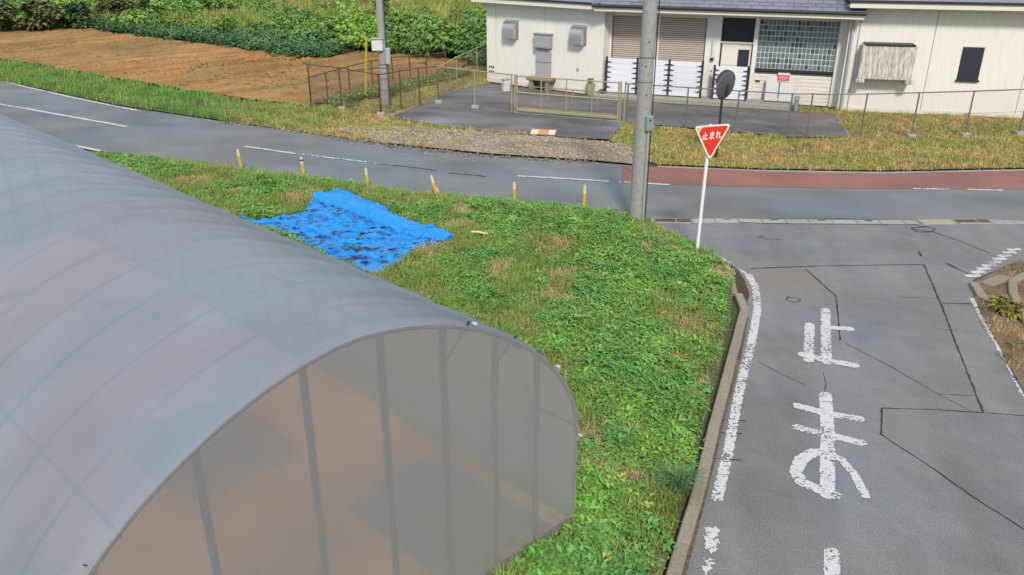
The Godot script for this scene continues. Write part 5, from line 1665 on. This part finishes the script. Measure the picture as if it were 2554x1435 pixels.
func build_plants() -> void:
	var rng := RandomNumberGenerator.new()
	rng.seed = 2024
	var tufts := [blades(1, 16, 0.21, 0.16, 0.011, 0.9), blades(2, 14, 0.26, 0.18, 0.010, 1.0), blades(3, 18, 0.15, 0.18, 0.012, 1.0)]
	var leafy := [weed(11, 22, 0.17, 0.17, 0.085, 0.42), weed(12, 16, 0.16, 0.18, 0.125, 0.28), weed(13, 26, 0.14, 0.17, 0.062, 0.60)]
	var straw := blades(5, 20, 0.14, 0.26, 0.008, 1.6)
	var grass := [[], [], []]
	var weeds := [[], [], []]
	var dry := []
	var k1 := Vector2(2.138, -10.788)
	for p in points_in(VERGE, 235.0, rng):
		if p.y > -4.6 or p.x < -13.5 or in_greenhouse(p):
			continue
		if Geometry2D.is_point_in_polygon(p, TARP) and rng.randf() < (0.995 if p.x > -4.9 or rng.randf() < 0.8 else 0.9):
			continue
		var e := 1e9
		for i in 10 + 17:
			if i + 1 < VERGE.size():
				e = min(e, p.distance_to(Geometry2D.get_closest_point_to_segment(p, VERGE[i], VERGE[i + 1])))
		if e < 0.10 or (e < 0.3 and rng.randf() < 0.5 - e):
			continue
		var y := verge_height(p) - 0.01
		var lush := tone_noise.get_noise_2d(p.x * 0.32 + 14.0, p.y * 0.32) + 0.55 * tone_noise.get_noise_2d(p.x * 1.1, p.y * 1.1 + 60.0)
		lush += clampf(0.28 - absf(p.x - k1.x - 0.1 * (p.y - k1.y)) * 0.16, -0.25, 0.3)
		var parched := tone_noise.get_noise_2d(p.x * 0.7 + 200.0, p.y * 0.7 - 31.0) + 0.5 * tone_noise.get_noise_2d(p.x * 2.1 + 5.0, p.y * 2.1)
		var q := rng.randf()
		if parched > 0.42 and q < 0.72:
			if q < 0.42:
				dry.append([spot(p, y, rng, 0.8, 1.4), vary(Color(0.25, 0.185, 0.105), rng, 0.35)])
			elif q < 0.5:
				grass[2].append([spot(p, y, rng, 0.6, 1.0), vary(Color(0.20, 0.17, 0.07), rng, 0.3)])
		elif lush > -0.02 + rng.randf_range(-0.18, 0.18):
			if q < 0.60:
				var c := Color(0.105, 0.220, 0.042).lerp(Color(0.055, 0.150, 0.040), clampf(0.5 + 0.9 * tone_noise.get_noise_2d(p.x * 0.9 + 33.0, p.y * 0.9), 0, 1))
				if rng.randf() < 0.03:
					c = Color(0.17, 0.21, 0.05)
				weeds[rng.randi() % 3].append([spot(p, y, rng, 0.62, 1.28, 0.25), vary(c, rng)])
			elif q < 0.80:
				grass[rng.randi() % 2].append([spot(p, y, rng, 0.7, 1.1), vary(Color(0.10, 0.165, 0.035), rng)])
			elif q < 0.86:
				dry.append([spot(p, y, rng, 0.6, 1.1), vary(Color(0.24, 0.18, 0.09), rng, 0.3)])
		else:
			if q < 0.68:
				var c := Color(0.118, 0.185, 0.044).lerp(Color(0.175, 0.175, 0.062), clampf(0.28 + 1.1 * parched, 0, 1))
				grass[rng.randi() % 3].append([spot(p, y, rng, 0.7, 1.15), vary(c, rng)])
			elif q < 0.82:
				weeds[rng.randi() % 3].append([spot(p, y, rng, 0.5, 0.95, 0.25), vary(Color(0.085, 0.175, 0.035), rng)])
			elif q < 0.90:
				dry.append([spot(p, y, rng, 0.6, 1.1), vary(Color(0.25, 0.185, 0.10), rng, 0.3)])
	for i in 3:
		stuff("verge_grass", multi(tufts[i], grass[i]), M.leaf, "green and dry grass of the weedy verge")
		stuff("verge_weeds", multi(leafy[i], weeds[i]), M.leaf, "bright broad-leaved weeds of the verge")
	stuff("dry_grass", multi(straw, dry), M.dry, "brown dead grass between the weeds")
	# one big tussock of blue-green blades by the kerb
	var tz := Vector3(1.869, 0, -7.673)
	var tus := thing("grass_tussock", "large blue-green grass tussock hanging towards the kerb", "grass tussock", tz + Vector3(0, 0.08, 0))
	var tm := obj("blades", blades(41, 130, 0.42, 0.22, 0.012, 1.3), M.leaf, tus)
	tm.material_override = leaf_mat()
	tm.material_override.albedo_color = lin(0.10, 0.19, 0.085)

	# grass of the roadsides and lawns across the road
	var short := [blades(21, 16, 0.10, 0.26, 0.013, 1.3), blades(22, 16, 0.13, 0.28, 0.013, 1.2)]
	var long := [blades(23, 18, 0.34, 0.28, 0.014, 1.0), blades(24, 16, 0.26, 0.28, 0.014, 1.1)]
	var lawn := [[], []]
	for q in points_in(GRAVEL, 50.0, rng):
		var left: float = clampf((q.x + 4.2) / 3.0, 0, 1)
		if rng.randf() > left * 0.86:
			lawn[rng.randi() % 2].append([spot(q, 0.015, rng, 0.6, 1.1), vary(Color(0.23, 0.20, 0.075), rng, 0.3)])
	for poly in [LAWN, NEAR_LAWN, BACK_LAWN, STEP_LAWN]:
		for p in points_in(poly, 60.0, rng):
			if absf(p.x) > -p.y * 0.72 + 2.5:
				continue
			var g := tone_noise.get_noise_2d(p.x * 0.35 + 3.0, p.y * 0.6) + 0.4 * tone_noise.get_noise_2d(p.x * 1.7, p.y * 1.7)
			var c := Color(0.29, 0.225, 0.085).lerp(Color(0.185, 0.205, 0.055), clampf(0.45 + 1.3 * g, 0, 1))
			if g < -0.3:
				c = c.lerp(Color(0.29, 0.175, 0.085), 0.6)
			lawn[rng.randi() % 2].append([spot(p, 0.015, rng, 0.6, 1.2), vary(c, rng, 0.3)])
	for i in 2:
		stuff("lawn_grass", multi(short[i], lawn[i]), M.leaf, "short yellowing grass across the road")
	var side := [[], []]
	for p in points_in(LEFT_VERGE, 34.0, rng):
		if absf(p.x) > -p.y * 0.72 + 2.5:
			continue
		var g := tone_noise.get_noise_2d(p.x * 0.3 + 13.0, p.y * 0.4)
		var near := clampf((p.x + 11.0) / 7.0, 0, 1)
		var c := Color(0.075, 0.175, 0.035).lerp(Color(0.145, 0.185, 0.045), clampf(0.4 + g, 0, 1)).lerp(Color(0.22, 0.20, 0.075), near * 0.7)
		side[rng.randi() % 2].append([spot(p, 0.01, rng, 0.5, 1.15) , vary(c, rng)])
	for i in 2:
		stuff("roadside_grass", multi(long[i], side[i]), M.leaf, "green grass between the road and the ploughed field")
	# ditch plants along the rusty fence
	var ditch := []
	for k in 260:
		var q := rng.randf()
		var p: Vector2 = Vector2(-6.624, -28.397).lerp(Vector2(-2.410, -34.776), q) + Vector2(rng.randf_range(-0.3, 0.9), rng.randf_range(-0.5, 0.3))
		ditch.append([spot(p, 0.0, rng, 1.0, 2.2), vary(Color(0.085, 0.125, 0.04), rng, 0.35)])
	stuff("ditch_weeds", multi(leafy[2], ditch), M.leaf, "low weeds along the foot of the rusty fence")

	# loose stones beside the road
	var peb := []
	var stone := MB.new()
	stone.bx(Vector3(0, 0.35, 0), Vector3(1, 0.7, 0.8), 0.24)
	for p in points_in(GRAVEL, 300.0, rng):
		if tone_noise.get_noise_2d(p.x * 0.9, p.y * 1.3) < -0.28 or rng.randf() < 0.25:
			continue
		var s := rng.randf_range(0.018, 0.055)
		var g := rng.randf_range(0.55, 1.35)
		peb.append([Transform3D(Basis.from_euler(Vector3(rng.randf_range(-0.4, 0.4), rng.randf() * TAU, rng.randf_range(-0.4, 0.4))).scaled(Vector3(s, s, s)), v3(p, 0.025)), Color(0.33 * g, 0.285 * g, 0.235 * g)])
	stuff("gravel", multi(stone.mesh(), peb), M.pebble, "pale loose stones along the road edge")
	var debris := []
	var edge := PackedVector2Array([Vector2(-9.07, -26.23), Vector2(-7.08, -25.37), Vector2(-5.83, -24.65), Vector2(-3.61, -23.32), Vector2(-0.62, -22.16), Vector2(2.15, -21.51)])
	for k in 420:
		var q = lerp_path(edge, rng.randf() * path_length(edge))
		var s := rng.randf_range(0.02, 0.07)
		debris.append([Transform3D(Basis.from_euler(Vector3(rng.randf(), rng.randf() * TAU, 0)).scaled(Vector3(s, s, s)), v3(q[0] + Vector2(rng.randf_range(-0.2, 0.2), rng.randf_range(-0.16, 0.12)), 0.005)), vary(Color(0.10, 0.085, 0.07), rng, 0.5)])
	stuff("road_edge_debris", multi(stone.mesh(), debris), M.pebble, "dark crumbs of earth along the far road edge")

	# low leafy crop at the far side of the field
	var crop := weed(51, 46, 0.62, 0.42, 0.20, 0.55)
	var rows := []
	for p in points_in(CROP, 5.5, rng):
		rows.append([spot(p, 0.0, rng, 0.75, 1.15), vary(Color(0.050, 0.115, 0.045), rng, 0.3)])
	stuff("leafy_crop", multi(crop, rows), M.leaf, "strip of dark green leafy crop behind the ploughed field")

	# overgrown land behind it
	var back := PackedVector2Array([Vector2(-41.96, -51.25), Vector2(-29.00, -49.19), Vector2(-26.27, -49.19), Vector2(-24.25, -51.25), Vector2(-19.99, -49.37), Vector2(-14.47, -46.14), Vector2(-8.61, -42.33), Vector2(-7.25, -41.27), Vector2(-5.18, -40.01), Vector2(-2.01, -38.26), Vector2(-1.52, -37.17), Vector2(-0.31, -38.71), Vector2(15.28, -79.81), Vector2(-78.62, -79.81)])
	var mounds := [crown(61, 420, Vector3(0.95, 0.48, 0.95), 0.20, 7, Color(1.15, 1.1, 0.9), Color(0.55, 0.6, 0.6)).mesh(), crown(62, 420, Vector3(0.8, 0.62, 0.8), 0.18, 8, Color(1.15, 1.1, 0.9), Color(0.55, 0.6, 0.6)).mesh()]
	var tall := [blades(63, 26, 1.25, 0.55, 0.03, 0.55), blades(64, 26, 1.0, 0.6, 0.03, 0.75)]
	var th := [[], []]
	var mead := [[], []]
	for p in points_in(back, 3.6, rng):
		if absf(p.x) > -p.y * 0.68 + 4.0:
			continue
		var far := -p.y
		var g := tone_noise.get_noise_2d(p.x * 0.10 + 8.0, p.y * 0.10) + 0.4 * tone_noise.get_noise_2d(p.x * 0.35, p.y * 0.35)
		var open := g + clampf((far - 47.0 - 0.12 * (p.x + 12.0)) / 9.0, -0.6, 0.6) + clampf((p.x + 16.0) / 6.0, -0.6, 0.22)
		var y := hill(p)
		if open < 0.12:
			if rng.randf() < 0.42:
				var c := Color(0.135, 0.235, 0.052).lerp(Color(0.070, 0.145, 0.046), clampf(0.5 - 1.4 * tone_noise.get_noise_2d(p.x * 0.2 + 70.0, p.y * 0.2), 0, 1))
				th[rng.randi() % 2].append([spot(p, y - 0.1, rng, 0.65, 1.5), vary(c, rng, 0.25)])
		else:
			var c := Color(0.235, 0.225, 0.07).lerp(Color(0.120, 0.175, 0.045), clampf(0.5 + 1.3 * tone_noise.get_noise_2d(p.x * 0.22 + 20.0, p.y * 0.22), 0, 1))
			mead[rng.randi() % 2].append([spot(p, y, rng, 0.7, 1.25), vary(c, rng, 0.25)])
			if rng.randf() < 0.05:
				th[0].append([spot(p, y - 0.1, rng, 0.5, 1.1), vary(Color(0.09, 0.16, 0.04), rng, 0.25)])
	for i in 2:
		stuff("thicket", multi(mounds[i], th[i]), M.leaf, "green creeper thicket behind the field")
		stuff("meadow_grass", multi(tall[i], mead[i]), M.leaf, "tall yellow-green meadow grass behind the field")

	# single shrubs and trees that stand out of it
	var dark_shrub := crown(71, 1300, Vector3(1.0, 0.85, 0.9), 0.29, 9, Color(0.112, 0.158, 0.060), Color(0.033, 0.051, 0.027))
	var brown_shrub := crown(72, 1300, Vector3(1.0, 0.85, 0.9), 0.30, 9, Color(0.165, 0.185, 0.07), Color(0.045, 0.06, 0.028))
	var bright_shrub := crown(73, 1300, Vector3(1.0, 0.85, 0.9), 0.29, 9, Color(0.225, 0.352, 0.060), Color(0.083, 0.158, 0.045))
	var shapes := [dark_shrub.mesh(), brown_shrub.mesh(), bright_shrub.mesh()]
	var spots := [
		[-28.35, -48.84, 1, 2.3, 1.5, "brownish dark shrub at the far left corner of the ploughed field"], [-26.59, -49.37, 1, 2.4, 1.55, "brownish shrub just right of the one in the field's far corner"], [-24.77, -50.11, 0, 1.9, 1.3, "dark green shrub behind the left end of the leafy crop"],
		[-23.82, -52.44, 1, 2.0, 1.4, "olive brown shrub behind the left third of the leafy crop"], [-21.44, -52.85, 0, 2.0, 1.35, "dark shrub with a bright one behind it, beyond the crop"], [-29.65, -56.36, 2, 3.0, 1.6, "bright green shrub rising over the brownish shrubs at far left"],
		[-25.28, -58.28, 2, 2.8, 1.5, "bright yellowish green shrub over the olive brown one"], [-20.60, -56.36, 0, 1.8, 1.5, "tall dark shrub at the edge of the yellow meadow"], [-18.09, -54.55, 2, 2.0, 1.2, "light green shrub at the left edge of the yellow meadow"],
		[-12.51, -52.04, 0, 1.15, 0.75, "small dark round bush alone in the yellow meadow"], [-19.00, -61.42, 1, 2.2, 1.6, "olive shrub far back above the yellow meadow's left end"], [-13.28, -49.01, 2, 1.5, 0.8, "low light green bush below the small dark round one"],
		[-31.84, -56.83, 0, 3.0, 1.9, "big dark shrub at the very back behind the brownish corner shrubs"], [-29.30, -60.34, 0, 2.6, 1.7, "dark shrub behind the bright one at far left"], [-28.61, -62.54, 2, 2.8, 1.8, "bright shrub at the back between two dark ones"], [-24.05, -61.42, 0, 2.6, 1.9, "tall dark shrub furthest back above the olive brown one"], [-21.66, -63.11, 2, 2.6, 1.7, "light green shrub furthest back left of the olive shrub"], [-16.77, -63.70, 2, 2.4, 1.4, "light green shrub furthest back right of the olive shrub"], [-11.80, -61.97, 1, 2.4, 1.3, "olive shrub furthest back beside the ivy-clad tree"], [-3.96, -45.67, 2, 2.2, 0.9, "broad light green bush right of the slim pole"], [-2.02, -42.46, 2, 1.6, 0.9, "light green bush against the building's left corner"]]
	for s in spots:
		var pos := Vector3(s[0], hill(Vector2(s[0], s[1])), s[1])
		var t := thing("shrub", s[5], "shrub", pos, s[0] * 0.37, "shrubs beyond the ploughed field")
		var c := obj("crown", shapes[s[2]], M.leaf, t)
		c.scale = Vector3(s[3] * 0.62, s[4] * 0.62, s[3] * 0.62)
		c.position.y = 0.05
		var st := MB.new()
		for k in 4:
			st.tube([Vector3(0.1 * k - 0.15, -0.1, 0.06 * k), Vector3((k - 1.5) * 0.35, s[4] * 0.6, 0.2 * sin(k * 2.0))], [0.04, 0.012], 5)
		obj("stems", st, M.bark, t)
	var ivy := thing("ivy_tree", "narrow ivy-clad tree standing right behind the slim pole", "tree", Vector3(-7.50, 0, -49.37))
	var tr := MB.new()
	tr.tube([Vector3(0, -0.2, 0), Vector3(0.05, 2, 0), Vector3(0.1, 5.6, 0.1)], [0.14, 0.10, 0.05], 8)
	obj("trunk", tr, M.bark, ivy)
	var ic := obj("crown", crown(81, 3200, Vector3(1.0, 2.8, 1.0), 0.20, 16, Color(0.07, 0.15, 0.05), Color(0.016, 0.038, 0.016)), M.leaf, ivy)
	ic.position.y = 0.2

	# the corner lot on the right: a low yellowing plant, leaves, a patch of grass
	t_corner(rng, leafy, straw)


func t_corner(rng: RandomNumberGenerator, leafy: Array, straw: Mesh) -> void:
	var p := thing("corner_plant", "low yellow-green plant behind the kerb of the corner lot", "plant", Vector3(8.113, 0, -12.386))
	obj("foliage", crown(91, 420, Vector3(0.42, 0.14, 0.30), 0.10, 8, Color(0.26, 0.25, 0.05), Color(0.10, 0.11, 0.03)), M.leaf, p)
	var list := []
	var dry := []
	for q in points_in(CORNER, 22.0, rng):
		if q.x > 9.5 or q.distance_to(Vector2(8.376, -13.302)) < 0.9:
			continue
		var g := tone_noise.get_noise_2d(q.x * 0.9 + 5.0, q.y * 0.9)
		if g > 0.0 and rng.randf() < 0.6:
			list.append([spot(q, 0.03, rng, 0.4, 0.9), vary(Color(0.10, 0.12, 0.04), rng, 0.35)])
		elif rng.randf() < 0.8:
			dry.append([spot(q, 0.03, rng, 0.6, 1.2), vary(Color(0.24, 0.16, 0.085), rng, 0.35)])
	stuff("corner_weeds", multi(leafy[2], list), M.leaf, "low weeds of the corner lot")
	stuff("corner_straw", multi(straw, dry), M.dry, "dead brown grass of the corner lot")
